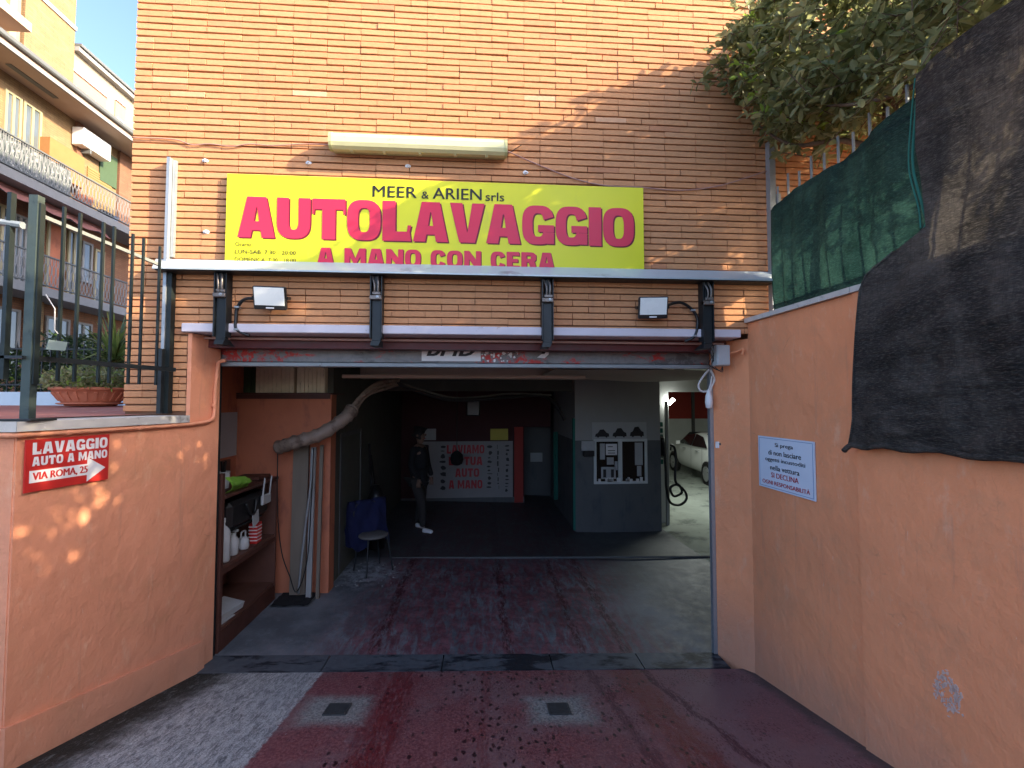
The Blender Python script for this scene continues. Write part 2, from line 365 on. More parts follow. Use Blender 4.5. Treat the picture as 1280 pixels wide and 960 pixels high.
    wet = n.m2('MAXIMUM', n.m2('MAXIMUM', fs[0], fs[2]), drop)
    rough = n.m2('SUBTRACT', n.m2('MULTIPLY_ADD', n2, .4, .48), n.m2('MULTIPLY', wet, .3))
    return n.done(c, rough, [(n1, .6, .03), (n2, .5, .01), (fine, .6, .006)], 0, .4)
M_['ramp'] = ramp_mat()
def floor_mat():
    n = N('garage_floor'); x, y, z = n.sep()
    n1 = n.noise(6, 8, .75); n3 = n.noise(1.2, 6, .65)
    g = n.mix(n.step(n3, .38, .66), (.075, .082, .09), (.15, .157, .165))
    g = n.mix(n.m2('MULTIPLY', n.step(n1, .5, .7), .5), g, (.19, .205, .215))
    sx = n.m2('ABSOLUTE', n.m2('ADD', n.m2('ADD', x, -.2), n.m2('MULTIPLY_ADD', n3, 1.0, -.5)))
    f = n.m2('SUBTRACT', 1., n.step(sx, 1.1, 1.9))
    f = n.m2('MULTIPLY', f, n.step(n.noise(7, 7, .75, (2.2, .55, 1), .5), .36, .58))
    g = n.mix(n.m2('MULTIPLY', f, .85), g, n.mix(n.step(n1, .42, .6), (.10, .022, .03), (.19, .06, .07)))
    for cx, wd in ((.25, .07), (-.95, .09), (.95, .06), (1.35, .07)):
        d = n.m2('ABSOLUTE', n.m2('ADD', n.m2('SUBTRACT', x, cx), n.m2('MULTIPLY_ADD', n.noise(5, 6, .7, (1, .5, 1)), .26, -.13)))
        k = n.m2('MULTIPLY', n.m2('SUBTRACT', 1., n.step(d, wd * .4, wd)), n.step(n.noise(15, 7, .8, (2, .6, 1), .3, (cx, 0, 0)), .45, .56))
        g = n.mix(n.m2('MULTIPLY', k, .85), g, (.05, .01, .013))
    dd = n.m2('ADD', n.m2('ABSOLUTE', n.m2('ADD', x, 1.5)), n.m2('ABSOLUTE', n.m2('SUBTRACT', y, 2.25)))
    g = n.mix(n.m2('MULTIPLY', n.m2('MULTIPLY', n.m2('SUBTRACT', 1., n.step(dd, .2, .75)), n.step(n.noise(9, 8, .8), .42, .58)), .8), g, (.32, .33, .34))
    # far half darker, beyond the channel
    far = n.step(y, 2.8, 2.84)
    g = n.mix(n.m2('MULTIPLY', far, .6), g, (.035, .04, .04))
    g = n.mix(n.m2('MULTIPLY', n.step(n.noise(70, 3, .8), .70, .74), .6), g, (.02, .02, .022))
    rough = n.m2('MULTIPLY_ADD', n1, .5, .34)
    return n.done(g, rough, [(n1, .3, .015), (n.noise(90, 3, .7), .35, .004)], 0, .5)
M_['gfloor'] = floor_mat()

# ------------------------------------------------------------ mesh helpers
ORG = {}
class M:
    def __init__(s): s.v = []; s.f = []; s.tone = None
    def add(s, vs, fs):
        o = len(s.v); s.v += [tuple(v) for v in vs]; s.f += [tuple(i + o for i in f) for f in fs]; return s
    def box(s, x0, x1, y0, y1, z0, z1, bev=0):
        if x0 > x1: x0, x1 = x1, x0
        if y0 > y1: y0, y1 = y1, y0
        if z0 > z1: z0, z1 = z1, z0
        if bev:
            b = min(bev, (x1 - x0) * .45, (y1 - y0) * .45, (z1 - z0) * .45)
            bm = bmesh.new(); bmesh.ops.create_cube(bm, size=1)
            for v in bm.verts: v.co = V(((x0 + x1) / 2 + v.co.x * (x1 - x0), (y0 + y1) / 2 + v.co.y * (y1 - y0), (z0 + z1) / 2 + v.co.z * (z1 - z0)))
            bmesh.ops.bevel(bm, geom=list(bm.edges), offset=b, segments=1, affect='EDGES')
            s.add([v.co for v in bm.verts], [[v.index for v in f.verts] for f in bm.faces]); bm.free(); return s
        return s.add([(x0, y0, z0), (x1, y0, z0), (x1, y1, z0), (x0, y1, z0), (x0, y0, z1), (x1, y0, z1), (x1, y1, z1), (x0, y1, z1)],
                     [(0, 3, 2, 1), (4, 5, 6, 7), (0, 1, 5, 4), (1, 2, 6, 5), (2, 3, 7, 6), (3, 0, 4, 7)])
    def hexa(s, b, t):   # bottom 4 pts, top 4 pts
        return s.add(list(b) + list(t), [(0, 3, 2, 1), (4, 5, 6, 7), (0, 1, 5, 4), (1, 2, 6, 5), (2, 3, 7, 6), (3, 0, 4, 7)])
    def bar(s, a, b, wx, wz=None, side=None):   # rectangular bar between points
        a = V(a); b = V(b); d = (b - a).normalized(); wz = wz or wx
        sd = V(side) if side else (d.cross(V((0, 0, 1))) if abs(d.z) < .95 else V((1, 0, 0)))
        sd = (sd - d * sd.dot(d)).normalized(); u = sd.cross(d)
        sd = sd * wx / 2; u = u * wz / 2
        return s.hexa([a - sd - u, a + sd - u, a + sd + u, a - sd + u], [b - sd - u, b + sd - u, b + sd + u, b - sd + u])
    def tube(s, pts, r, n=8, cap=True):
        pts = [V(p) for p in pts]; rr = r if isinstance(r, (list, tuple)) else [r] * len(pts)
        rings = []; prev = None
        for i, p in enumerate(pts):
            d = (pts[min(i + 1, len(pts) - 1)] - pts[max(i - 1, 0)]).normalized()
            if prev is None: u = d.orthogonal().normalized()
            else:
                u = prev - d * prev.dot(d)
                u = u.normalized() if u.length > 1e-6 else d.orthogonal().normalized()
            prev = u; w_ = d.cross(u)
            rings.append([p + (u * math.cos(2 * math.pi * k / n) + w_ * math.sin(2 * math.pi * k / n)) * rr[i] for k in range(n)])
        o = len(s.v); vs = [q for g in rings for q in g]; fs = []
        for i in range(len(pts) - 1):
            for k in range(n):
                a = i * n + k; b = i * n + (k + 1) % n; fs.append((a, b, b + n, a + n))
        if cap: fs.append(tuple(range(n))[::-1]); fs.append(tuple((len(pts) - 1) * n + k for k in range(n)))
        return s.add(vs, fs)
    def lathe(s, c, prof, n=16, axis=None):  # prof list of (r, h)
        c = V(c); ax = V(axis).normalized() if axis else V((0, 0, 1))
        u = V((1, 0, 0)) if abs(ax.x) < .9 else V((0, 1, 0)); u = (u - ax * u.dot(ax)).normalized(); w_ = ax.cross(u)
        vs = [c + ax * h + (u * math.cos(2 * math.pi * k / n) + w_ * math.sin(2 * math.pi * k / n)) * r for r, h in prof for k in range(n)]
        fs = []
        for i in range(len(prof) - 1):
            for k in range(n):
                a = i * n + k; b = i * n + (k + 1) % n; fs.append((a, b, b + n, a + n))
        fs.append(tuple(range(n))[::-1]); fs.append(tuple((len(prof) - 1) * n + k for k in range(n)))
        return s.add(vs, fs)
    def prism(s, poly, fn0, fn1):   # poly (u,v) mapped by two functions
        n = len(poly); vs = [fn0(*p) for p in poly] + [fn1(*p) for p in poly]
        fs = [tuple(range(n))[::-1], tuple(range(n, 2 * n))] + [(i, (i + 1) % n, n + (i + 1) % n, n + i) for i in range(n)]
        return s.add(vs, fs)
    def grid(s, fn, nu, nv):
        vs = [fn(i / nu, j / nv) for j in range(nv + 1) for i in range(nu + 1)]
        fs = [(j * (nu + 1) + i, j * (nu + 1) + i + 1, (j + 1) * (nu + 1) + i + 1, (j + 1) * (nu + 1) + i) for j in range(nv) for i in range(nu)]
        return s.add(vs, fs)
    def build(s, name, m, parent=None, kind=None, label=None, smooth=False, cat=None, group=None):
        me = bpy.data.meshes.new(name)
        org = ORG.get(parent.name, V((0, 0, 0))) if parent else V((0, 0, 0))
        loc = V((0, 0, 0))
        if not parent and s.v and cat:     # put the origin of a single-mesh thing at its base
            xs = [v[0] for v in s.v]; ys = [v[1] for v in s.v]; zs = [v[2] for v in s.v]
            loc = V(((min(xs) + max(xs)) / 2, (min(ys) + max(ys)) / 2, min(zs))); org = loc
        me.from_pydata([(v[0] - org.x, v[1] - org.y, v[2] - org.z) for v in s.v], [], s.f)
        if s.tone:
            a = me.attributes.new('tone', 'FLOAT', 'FACE')
            for i, t in enumerate(s.tone): a.data[i].value = t
        if m is not None: me.materials.append(M_[m] if isinstance(m, str) else m)
        if smooth:
            for p in me.polygons: p.use_smooth = True
        me.update()
        bm = bmesh.new(); bm.from_mesh(me)
        if len(bm.faces) < 60000 and not s.tone and kind != 'open': bmesh.ops.recalc_face_normals(bm, faces=bm.faces); bm.to_mesh(me)
        bm.free()
        o = bpy.data.objects.new(name, me); col.objects.link(o)
        if parent: o.parent = parent; ORG[o.name] = org
        else: o.location = loc; ORG[o.name] = loc
        if kind and kind != 'open': o['kind'] = kind
        tag(o, label, cat, group)
        return o
def tag(o, label=None, cat=None, group=None):
    if label: o['label'] = label
    if cat: o['category'] = cat
    if group: o['group'] = group
    return o
def thing(name, label, cat, loc, group=None):
    o = bpy.data.objects.new(name, None); col.objects.link(o); o.location = loc; ORG[o.name] = V(loc); o.empty_display_size = .1
    return tag(o, label, cat, group)
def struct(name, mm, m, smooth=False): return mm.build(name, m, None, 'structure', smooth=smooth)
def txt(s, offset=0., shear=0., spacing=1.):
    c = bpy.data.curves.new('t', 'FONT'); c.body = s; c.offset = offset; c.shear = shear; c.space_character = spacing
    c.resolution_u = 3
    o = bpy.data.objects.new('t', c); col.objects.link(o)
    bpy.context.view_layer.update()
    me = bpy.data.meshes.new_from_object(o.evaluated_get(bpy.context.evaluated_depsgraph_get()))
    vs = [v.co.copy() for v in me.vertices]; fs = [tuple(p.vertices) for p in me.polygons]
    bpy.data.objects.remove(o); bpy.data.curves.remove(c); bpy.data.meshes.remove(me)
    return vs, fs
def text_on(mm, s, fn, u0, u1, v0, v1, offset=0., shear=0., spacing=1., clip=None):
    h = v1 - v0; b = .085 * h if offset > .015 else .03 * h; sg_ = 1 if u1 > u0 else -1
    n_ = (V(fn(u0 + .01, v0)) - V(fn(u0, v0))).cross(V(fn(u0, v0 + .01)) - V(fn(u0, v0))).normalized()
    if n_.dot(CAM - V(fn(u0, v0))) < 0: n_ = -n_
    for k in range(3):
        f2 = lambda u, v, k=k: V(fn(u + sg_ * b * (k - 1) * .5, v)) + n_ * (.0003 * k)
        _text_on(mm, s, f2, u0, u1, v0, v1, 0, shear, spacing, clip)
def _text_on(mm, s, fn, u0, u1, v0, v1, offset=0., shear=0., spacing=1., clip=None):
    """lettering fitted into the box u0..u1, v0..v1 of the surface fn(u,v)"""
    vs, fs = txt(s, offset, shear, spacing)
    x0 = min(v.x for v in vs); x1 = max(v.x for v in vs); y0 = min(v.y for v in vs); y1 = max(v.y for v in vs)
    vs = [V((u0 + (v.x - x0) / (x1 - x0) * (u1 - u0), v0 + (v.y - y0) / (y1 - y0) * (v1 - v0), 0)) for v in vs]
    if clip is not None:
        bm = bmesh.new(); bv = [bm.verts.new(v) for v in vs]
        for f in fs:
            try: bm.faces.new([bv[i] for i in f])
            except ValueError: pass
        bmesh.ops.bisect_plane(bm, geom=bm.verts[:] + bm.edges[:] + bm.faces[:], plane_co=(0, clip, 0), plane_no=(0, 1, 0), clear_outer=True)
        bm.verts.index_update(); vs = [v.co.copy() for v in bm.verts]; fs = [tuple(v.index for v in f.verts) for f in bm.faces]; bm.free()
    mm.add([fn(v.x, v.y) for v in vs], fs)
# heavy block capitals, drawn as disjoint faces
def glyph(ch):
    P = []; s_ = .30
    def q(*p): P.append(list(p))
    def ring(w, a0, a1, n=28, ix=.30, iy=.20, e=3.0):
        def pt(a, rx_, rz_):
            c, d = math.cos(a), math.sin(a); k = (abs(c) ** e + abs(d) ** e) ** (-1 / e); return (w / 2 + c * k * rx_, .5 + d * k * rz_)
        for i in range(n):
            t0 = a0 + (a1 - a0) * i / n; t1 = a0 + (a1 - a0) * (i + 1) / n
            q(pt(t0, w / 2, .5), pt(t1, w / 2, .5), pt(t1, w / 2 - ix, .5 - iy), pt(t0, w / 2 - ix, .5 - iy))
    if ch == 'A':
        w = .98; q((0, 0), (.34, 0), (.375, .18), (.03 + .012, .18)); q((.64, 0), (.98, 0), (.938, .18), (.605, .18))
        q((.042, .18), (.938, .18), (.885, .40), (.095, .40)); q((.095, .40), (.42, .40), (.475, .74), (.175, .74)); q((.56, .40), (.885, .40), (.805, .74), (.505, .74)); q((.175, .74), (.805, .74), (.745, 1), (.235, 1))
    elif ch == 'V':
        w = .98; q((.27, 0), (.71, 0), (.785, .26), (.195, .26)); q((.195, .26), (.485, .26), (.35, 1), (0, 1)); q((.495, .26), (.785, .26), (.98, 1), (.63, 1))
    elif ch == 'T':
        w = .90; q((.27, 0), (.63, 0), (.63, .74), (.27, .74)); q((.06, .74), (.84, .74), (.90, 1), (0, 1)); q((0, 1), (.06, .74), (.05, .62), (0, .62)); q((.84, .74), (.9, 1), (.9, .62), (.85, .62))
    elif ch == 'L':
        w = .80; q((0, 0), (.80, 0), (.76, .24), (0, .24)); q((0, .24), (.36, .24), (.36, 1), (0, 1)); q((.68, .24), (.76, .24), (.80, .40), (.70, .40))
    elif ch == 'I': w = .37; q((0, 0), (.37, 0), (.37, 1), (0, 1))
    elif ch == 'O': w = .92; ring(w, 0, 6.28318, 40)
    elif ch == 'C': w = .86; ring(w, .42, 6.28318 - .42, 32)
    elif ch == 'G': w = .92; ring(w, .42, 6.28318 - .5, 32); q((.46, .32), (.92, .32), (.92, .50), (.46, .50)); q((.70, 0.02), (.92, 0.02), (.92, .315), (.70, .315))
    elif ch == 'U':
        w = .90; q((0, .42), (.32, .42), (.32, 1), (0, 1)); q((.58, .42), (.90, .42), (.90, 1), (.58, 1))
        n = 16
        for i in range(n):
            t0, t1 = math.pi + math.pi * i / n, math.pi + math.pi * (i + 1) / n
            f_ = lambda t, a, b: (.45 + a * math.copysign(abs(math.cos(t)) ** .75, math.cos(t)), .42 - b * abs(math.sin(t)) ** .75)
            q(f_(t0, .45, .42), f_(t1, .45, .42), f_(t1, .13, .20), f_(t0, .13, .20))
    elif ch == 'M': w = 1.22; q((0, 0), (.30, 0), (.30, .55), (0, 1)); q((0, 1), (.30, .55), (.61, .0), (.61, .42), (.36, 1)); q((1.22, 0), (.92, 0), (.92, .55), (1.22, 1)); q((1.22, 1), (.92, .55), (.61, .0), (.61, .42), (.86, 1))
    elif ch == 'N': w = 1.0; q((0, 0), (.30, 0), (.30, .50), (.30, 1), (0, 1)); q((.70, 0), (1, 0), (1, 1), (.70, 1)); q((.30, .50), (.70, 0), (.70, .50), (.30, 1))
    elif ch == 'E': w = .78; q((0, 0), (.34, 0), (.34, 1), (0, 1)); q((.34, 0), (.78, 0), (.78, .22), (.34, .22)); q((.34, .40), (.68, .40), (.68, .60), (.34, .60)); q((.34, .78), (.76, .78), (.76, 1), (.34, 1))
    elif ch == 'R':
        w = .94; q((0, 0), (.33, 0), (.33, 1), (0, 1)); q((.33, .42), (.62, .42), (.80, .46), (.58, .62), (.33, .62)); q((.33, .80), (.58, .80), (.76, .96), (.62, 1), (.33, 1)); q((.58, .62), (.80, .46), (.90, .58), (.90, .86), (.76, .96), (.58, .80)); q((.58, 0), (.94, 0), (.84, .36), (.80, .4595), (.62, .4195), (.45, .4195))
    else: return [], .38
    return P, w
def blocks(mm, s, fn, u0, u1, v0, v1, gap=.07, grow=0.):
    x = 0; items = []; ch_of = {}
    for ch in s:
        P, w = glyph(ch); ch_of[x] = ch
        if P: items.append((x, P))
        x += w + gap
    tot = x - gap; k = (u1 - u0) / tot; h = v1 - v0
    for x, P in items:
        for i, poly in enumerate(P):
            q = [V(fn(u0 + (x + a) * k, v0 + b * h)) for a, b in poly]; n_ = (q[1] - q[0]).cross(q[2] - q[0]).normalized()
            if n_.dot(CAM - q[0]) < 0: n_ = -n_
            e_ = .0003 if ch_of[x] in 'GR' and i >= len(P) - 2 else 0.
            mm.add([v + n_ * (e_ * (1 + (i == len(P) - 1))) for v in q], [tuple(range(len(poly)))])
def catmull(pts, k=6):
    pts = [V(p) for p in pts]; P = [pts[0]] + pts + [pts[-1]]; out = []
    for i in range(1, len(P) - 2):
        for j in range(k):
            t = j / k; a, b, c, d = P[i - 1], P[i], P[i + 1], P[i + 2]
            out.append(.5 * ((2 * b) + (c - a) * t + (2 * a - 5 * b + 4 * c - d) * t * t + (3 * b - a - 3 * c + d) * t ** 3))
    out.append(pts[-1]); return out
def lerp(a, b, t): return a + (b - a) * t

# surfaces
CF = .146 / 4.5; S = .18
def rz(x, y): return -S * (y - .1) - CF * (max(min(x, 2.6), -6) + 2.3)     # ramp height
def fz(x): return -CF * (min(max(x, -2.6), 2.2) + 2.3)                      # garage floor height
def lx(y): return -2.335 + .18 * y                                     # left wall plane

# ============================================================ GROUND
g = M(); XS = [-14, -8, -5, -3.4, -2.6, -2, -1, 0, 1, 2, 2.6, 4]; YS = [.1, -.3, -.8, -1.5, -2.5, -4, -7, -11.6]
g.add([(x, y, rz(x, y)) for y in YS for x in XS], [(j * 12 + i, (j + 1) * 12 + i, (j + 1) * 12 + i + 1, j * 12 + i + 1) for j in range(7) for i in range(11)])
struct('driveway_ramp', g, 'ramp')
g = M(); g.add([(-150, -160, 2.02), (150, -160, 2.02), (150, -11.5, 2.02), (-150, -11.5, 2.02)], [(0, 1, 2, 3)]); struct('street', g, 'ground_far')
g = M(); g.add([(-150, -1.4, 2.06), (-2.9, -1.4, 2.06), (-2.9, .4, 2.06), (-2.9, 160, 2.06), (-150, 160, 2.06)], [(0, 1, 2, 3, 4)]); struct('ground', g, 'ground_far')
g = M(); XF = [-3, -2.6, -1.5, 0, 1.2, 2.2, 3.35]
g.add([(x, y, fz(x)) for y in (.34, 3, 7.4) for x in XF], [(j * 7 + i, (j + 1) * 7 + i, (j + 1) * 7 + i + 1, j * 7 + i + 1) for j in range(2) for i in range(6)])
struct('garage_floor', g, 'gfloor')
g = M(); g.add([(3.35, .40, -.146), (9.2, .40, -.146), (9.2, 13.2, -.146), (3.35, 13.2, -.146)], [(0, 1, 2, 3)]); struct('wash_room_floor', g, 'back_floor')
# threshold strip of steel plates
t = thing('threshold_strip', 'dark worn steel threshold strip across the garage doorway', 'threshold', (0, .28, -.08))
for a, b in ((-2.33, -1.32), (-1.31, -.33), (-.32, .62), (.63, 1.42), (1.43, 2.2)):
    m = M(); q = []
    for (x, y) in ((a, .1), (b, .1), (b, .345), (a, .345)): q.append((x, y, fz(x) + .006 + random.uniform(-.002, .002)))
    m.hexa([(p[0], p[1], p[2] - .08) for p in q], q); m.build('plate', 'steel_strip', t)

for cx_, cy_, lab in ((-.985, -.52, 'small square iron drain grate in the left concrete patch of the ramp'), (.555, -.56, 'small square iron drain grate in the right concrete patch of the ramp')):
    t = thing('drain_grate', lab, 'drain', (cx_, cy_, rz(cx_, cy_)), 'drain grates in the ramp')
    def tilt(m, e): m.v = [(x, y, z + rz(x, y) + e) for x, y, z in m.v]; return m
    h_ = .078; m = M(); m.box(cx_ - h_, cx_ + h_, cy_ - h_, cy_ + h_, 0, .002); tilt(m, .001).build('pit', 'ink', t)
    m = M(); m.box(cx_ - h_, cx_ + h_, cy_ - h_, cy_ - h_ + .012, 0, .008); m.box(cx_ - h_, cx_ + h_, cy_ + h_ - .012, cy_ + h_, 0, .008); m.box(cx_ - h_, cx_ - h_ + .012, cy_ - h_ + .0121, cy_ + h_ - .0121, 0, .008); m.box(cx_ + h_ - .012, cx_ + h_, cy_ - h_ + .0121, cy_ + h_ - .0121, 0, .008); tilt(m, .002).build('frame', 'iron', t)
    for k in range(8):
        y = cy_ - h_ + .022 + k * .0155; m = M(); m.box(cx_ - h_ + .0121, cx_ + h_ - .0121, y, y + .008, 0, .007); tilt(m, .002).build('slat', 'iron', t)

# ============================================================ BRICK BUILDING
HB = 13.6
bb = thing('brick_building', 'tall orange brick building with a wide garage doorway at street level', 'building', (0, .2, 2.76))
m = M()
m.box(-2.85, 12, .019, .30, 2.83, HB)
m.box(-2.85, -2.375, .019, .30, 2.0, 2.83); m.box(2.40, 12, .019, .30, -.5, 2.83)
m.build('wall', 'mortar', bb)
m = M(); m.box(-2.849, -2.836, .30, 14, 2.0, HB - .01); m.box(-2.55, 12, 13.7, 14, 2.8, HB - .01); m.box(11.7, 11.99, .30, 13.7, 2.8, HB - .01); m.build('side_wall', 'far_brick', bb)
m = M(); m.box(-2.54, 11.7, .31, 13.69, HB - .3, HB - .02); m.build('roof', 'concrete', bb)
PITCHB = .0565; HBR = .0463
def brick_geo(rng, L, x0=0, z0=0):
    """one facing brick: uneven front face, softened upper and lower edge"""
    j = lambda a: rng.uniform(-a, a)
    yf = j(.0028); tl = j(.002); sk = j(.0012)
    c = .003
    pts = []
    for (x, e) in ((x0, -tl), (x0 + L, tl)):
        pts += [(x, .025, z0 + sk), (x, yf + e + c, z0 + sk), (x, yf + e, z0 + c + sk), (x, yf + e + j(.001), z0 + HBR - c + sk), (x, yf + e + c, z0 + HBR + sk), (x, .025, z0 + HBR + sk)]
    fs = [(i, i + 6, i + 7, i + 1) for i in range(5)] + [(0, 1, 2, 3, 4, 5), (11, 10, 9, 8, 7, 6)]
    return pts, fs
rng = random.Random(3); bricks = []
nrow = int((5.95 - 2.13) / PITCHB)
for k in range(nrow):
    z = 2.125 + k * PITCHB; low = z + HBR < 2.845
    if low and z + PITCHB > 2.86: continue
    x = -2.85; end = -2.372 if low else 3.6
    first = True
    while x < end - .03:
        L = rng.choice((.14, .28, .28, .14, .21)) if first else (.14 if rng.random() < .08 else .28)
        first = False; L = min(L, end - x)
        if end - x - L < .05: L = end - x
        gap = .0028 if rng.random() < .72 else .0065
        bricks.append((x, z + rng.uniform(-.0012, .0012), L - gap)); x += L
def bvis(b):
    x, z, L = b
    c = (x + L / 2, 0, z)
    if not inview(c, 8): return 0
    if -2.12 < x and x + L < 1.42 and 3.2 < z < 4.1: return 0
    if x > 2.3 and z < 4.2: return 0
    if x > 2.35: return 0
    return pxsize(c, L) * pxsize(c, HBR)
order = sorted(range(len(bricks)), key=lambda i: -bvis(bricks[i])); single = set(order[:300])
protos = []
for i in range(8):
    pts, fs = brick_geo(rng, .276)
    me = bpy.data.meshes.new('brick'); me.from_pydata(pts, [], fs); me.materials.append(M_['brick_one']); me.update(); protos.append(me)
st = M(); st.tone = []
for i, (x, z, L) in enumerate(bricks):
    if i in single:
        o = bpy.data.objects.new('brick', rng.choice(protos)); col.objects.link(o); o.parent = bb
        o.location = (x - 0, -.2, z - 2.76); o.scale = (L / .276, 1, 1)
    else:
        pts, fs = brick_geo(rng, L, x, z); st.add(pts, fs); st.tone += [rng.random()] * len(fs)
st.build('brick_courses', 'brick_many', bb, 'stuff')
# lintel slab, red channel under it
m = M(); m.box(-2.40, 2.27, -.045, .30, 2.762, 2.832, .006); m.build('lintel', 'lintel', bb)
m = M(); m.box(-2.335, 2.25, .16, .30, 2.66, 2.759); m.build('door_channel', 'red_steel', bb)
m = M(); m.tube([(-2.33, .12, 2.735), (2.2, .12, 2.725)], .011, 6); m.build('track_rail', 'pink_rail', bb)
# door side guides
m = M(); m.box(-2.345, -2.30, .30, .36, -.02, 2.55); m.build('door_guide', 'black_metal', bb)
m = M(); m.box(2.165, 2.20, .315, .36, -.16, 2.55); m.build('door_guide', 'galv', bb)

# rolled up shutter: bottom bar with old sticker and flaking red paint
rs = thing('roller_shutter', 'rolled up grey metal shutter with flaking red paint above the doorway', 'roller shutter', (0, .36, 2.5))
m = M(); m.box(-2.32, 2.18, .335, .40, 2.555, 2.735, .006); m.build('shutter_slat', 'shutter', rs)
m = M(); m.box(-2.32, 2.18, .315, .41, 2.515, 2.552, .005); m.build('bottom_bar', 'rail_grey', rs)
m = M(); m.box(-2.30, 2.17, .43, .62, 2.56, 2.74); m.build('housing', 'red_steel', rs)
f = lambda u, v, y=.3335: (u, y, v)
def stick(x0, x1, z0, z1, y=.3335):
    m = M(); m.hexa([(x0, y, z0), (x1, y, z0), (x1, .336, z0), (x0, .336, z0)], [(x0, y, z1), (x1, y, z1), (x1, .336, z1), (x0, .336, z1)]); return m
a = PY(527, 451, .33); b = PY(601, 433, .33)
stk = stick(a.x, b.x, a.z, b.z).build('sticker', 'sign_white', rs)
m = M(); text_on(m, 'BMD', lambda u, v: (u, .3325, v), a.x + .05, b.x - .03, a.z + .045, a.z + .21, .035, .45, 1.05, a.z + .128); m.build('lettering', 'ink', stk)
m = M(); r2 = random.Random(5)
for i in range(26):
    u = lerp(b.x, b.x + .34, r2.random()); v = lerp(a.z, a.z + .10, r2.random()); s_ = r2.uniform(.006, .022)
    n_ = 6; poly = [(u + s_ * math.cos(k * 6.28 / n_) * r2.uniform(.5, 1.2), v + s_ * math.sin(k * 6.28 / n_) * r2.uniform(.5, 1.2)) for k in range(n_)]
    m.prism(poly, lambda p, q: (p, .3335, q), lambda p, q: (p, .336, q))
m.build('sticker_scraps', 'sign_white', rs, 'stuff')
a = PY(674, 447, .33); b = PY(686, 431, .33)
m = M(); m.prism([(a.x - .02, a.z), (a.x + .05, a.z - .005), (a.x + .09, a.z + .03), (b.x, b.z), (b.x - .04, b.z), (a.x + .03, a.z + .04)], lambda p, q: (p, .3335, q), lambda p, q: (p, .336, q)); sk2 = m.build('sticker', 'sign_white', rs)
m = M(); m.prism([(a.x + .02, a.z + .035), (a.x + .05, a.z + .035), (b.x + .01, b.z), (b.x - .04, b.z)], lambda p, q: (p, .332, q), lambda p, q: (p, .3333, q)); m.build('lettering', 'ink', sk2)

# ============================================================ LEFT RETAINING WALL
lw = thing('retaining_wall', 'orange plastered retaining wall left of the ramp with skirting and concrete coping', 'wall', (-2.5, -.4, 0))
def lface(pts, off0=0, off1=-.25):
    m = M(); m.prism(pts, lambda y, z: (lx(y) + off0, y, z), lambda y, z: (lx(y) + off1, y, z)); return m
YE = -1.13
m = lface([(YE, -.3), (.296, -.3), (.296, 2.035), (YE, 2.035)])
m.prism([(-.008, 2.0355), (.296, 2.0355), (.296, 2.755), (-.008, 2.755)], lambda y, z: (lx(y), y, z), lambda y, z: (lx(y) - .03, y, z))
# subdivide for slightly uneven plaster is left to the bump; the return face to the left:
m.box(-9, lx(YE) - .01, YE - .004, YE + .22, -.1, 2.035)
m.build('plaster_wall', 'stucco2', lw)
m = lface([(YE - .02, rz(-2.53, YE) - .1), (.17, rz(-2.3, .17) - .1), (.17, rz(-2.3, .17) + .235), (YE - .02, rz(-2.53, YE) + .235)], .028, -.01)
m.box(-9, lx(YE) - .0, YE - .03, YE - .002, .1, .455)
m.build('skirting', 'stucco2', lw)
m = M(); c = [(lx(YE) + .035, YE - .04), (lx(-.05) + .035, -.05), (lx(-.05) - .28, -.02), (lx(YE) - .28, YE + .28)]
m.hexa([(x, y, 2.037) for x, y in c], [(x, y, 2.092) for x, y in c])
c = [(-9, YE - .04), (lx(YE) + .034, YE - .0405), (lx(YE) - .281, YE + .281), (-9, YE + .28)]
m.hexa([(x, y, 2.036) for x, y in c], [(x, y, 2.0915) for x, y in c])
m.build('coping', 'concrete', lw)
# terrace
m = M(); m.add([(-9, YE + .2, 2.10), (lx(YE) - .25, YE + .2, 2.10), (-2.62, -.02, 2.10), (-2.37, -.02, 2.10), (-2.37, .01, 2.10), (-2.85, .01, 2.10), (-2.85, 3.0, 2.15), (-9, 3.0, 2.15)], [(0, 1, 2, 3, 4, 5, 6, 7)])
m.build('terrace_paving', 'tile_red', None, 'structure')
# painted conduit running along the wall
pc = thing('conduit_pipe', 'orange painted conduit running under the coping and up beside the doorway', 'pipe', (-2.4, -.4, 2.0))
off = .020
pl = [(-3.6, YE - .024, 2.018), (-2.7, YE - .024, 2.018), (lx(YE) + .005, YE - .022, 2.018), (lx(-1.07) + off, -1.07, 2.018), (lx(-.5) + off, -.5, 2.018), (lx(-.1) + off, -.1, 2.02), (lx(.1) + off, .10, 2.03), (lx(.2) + off, .185, 2.05), (lx(.22) + off, .215, 2.11), (lx(.22) + off, .22, 2.3), (lx(.24) + off, .24, 2.50), (lx(.24) + off + .01, .245, 2.545), (lx(.24) + off + .06, .25, 2.56)]
m = M(); m.tube(catmull(pl, 4), .015, 8); m.build('pipe', 'stucco2', pc, smooth=True)
for (y, z, v) in ((-.9, 2.018, 0), (-.45, 2.018, 0), (.21, 2.17, 1), (.235, 2.42, 1)):
    m = M(); d = V((0, 0, .012)) if v else V((.0022, .012, 0)); p = V((lx(y) + off, y, z)); m.tube([p - d, p + d], .019, 8); m.build('pipe_clip', 'stucco2', pc)

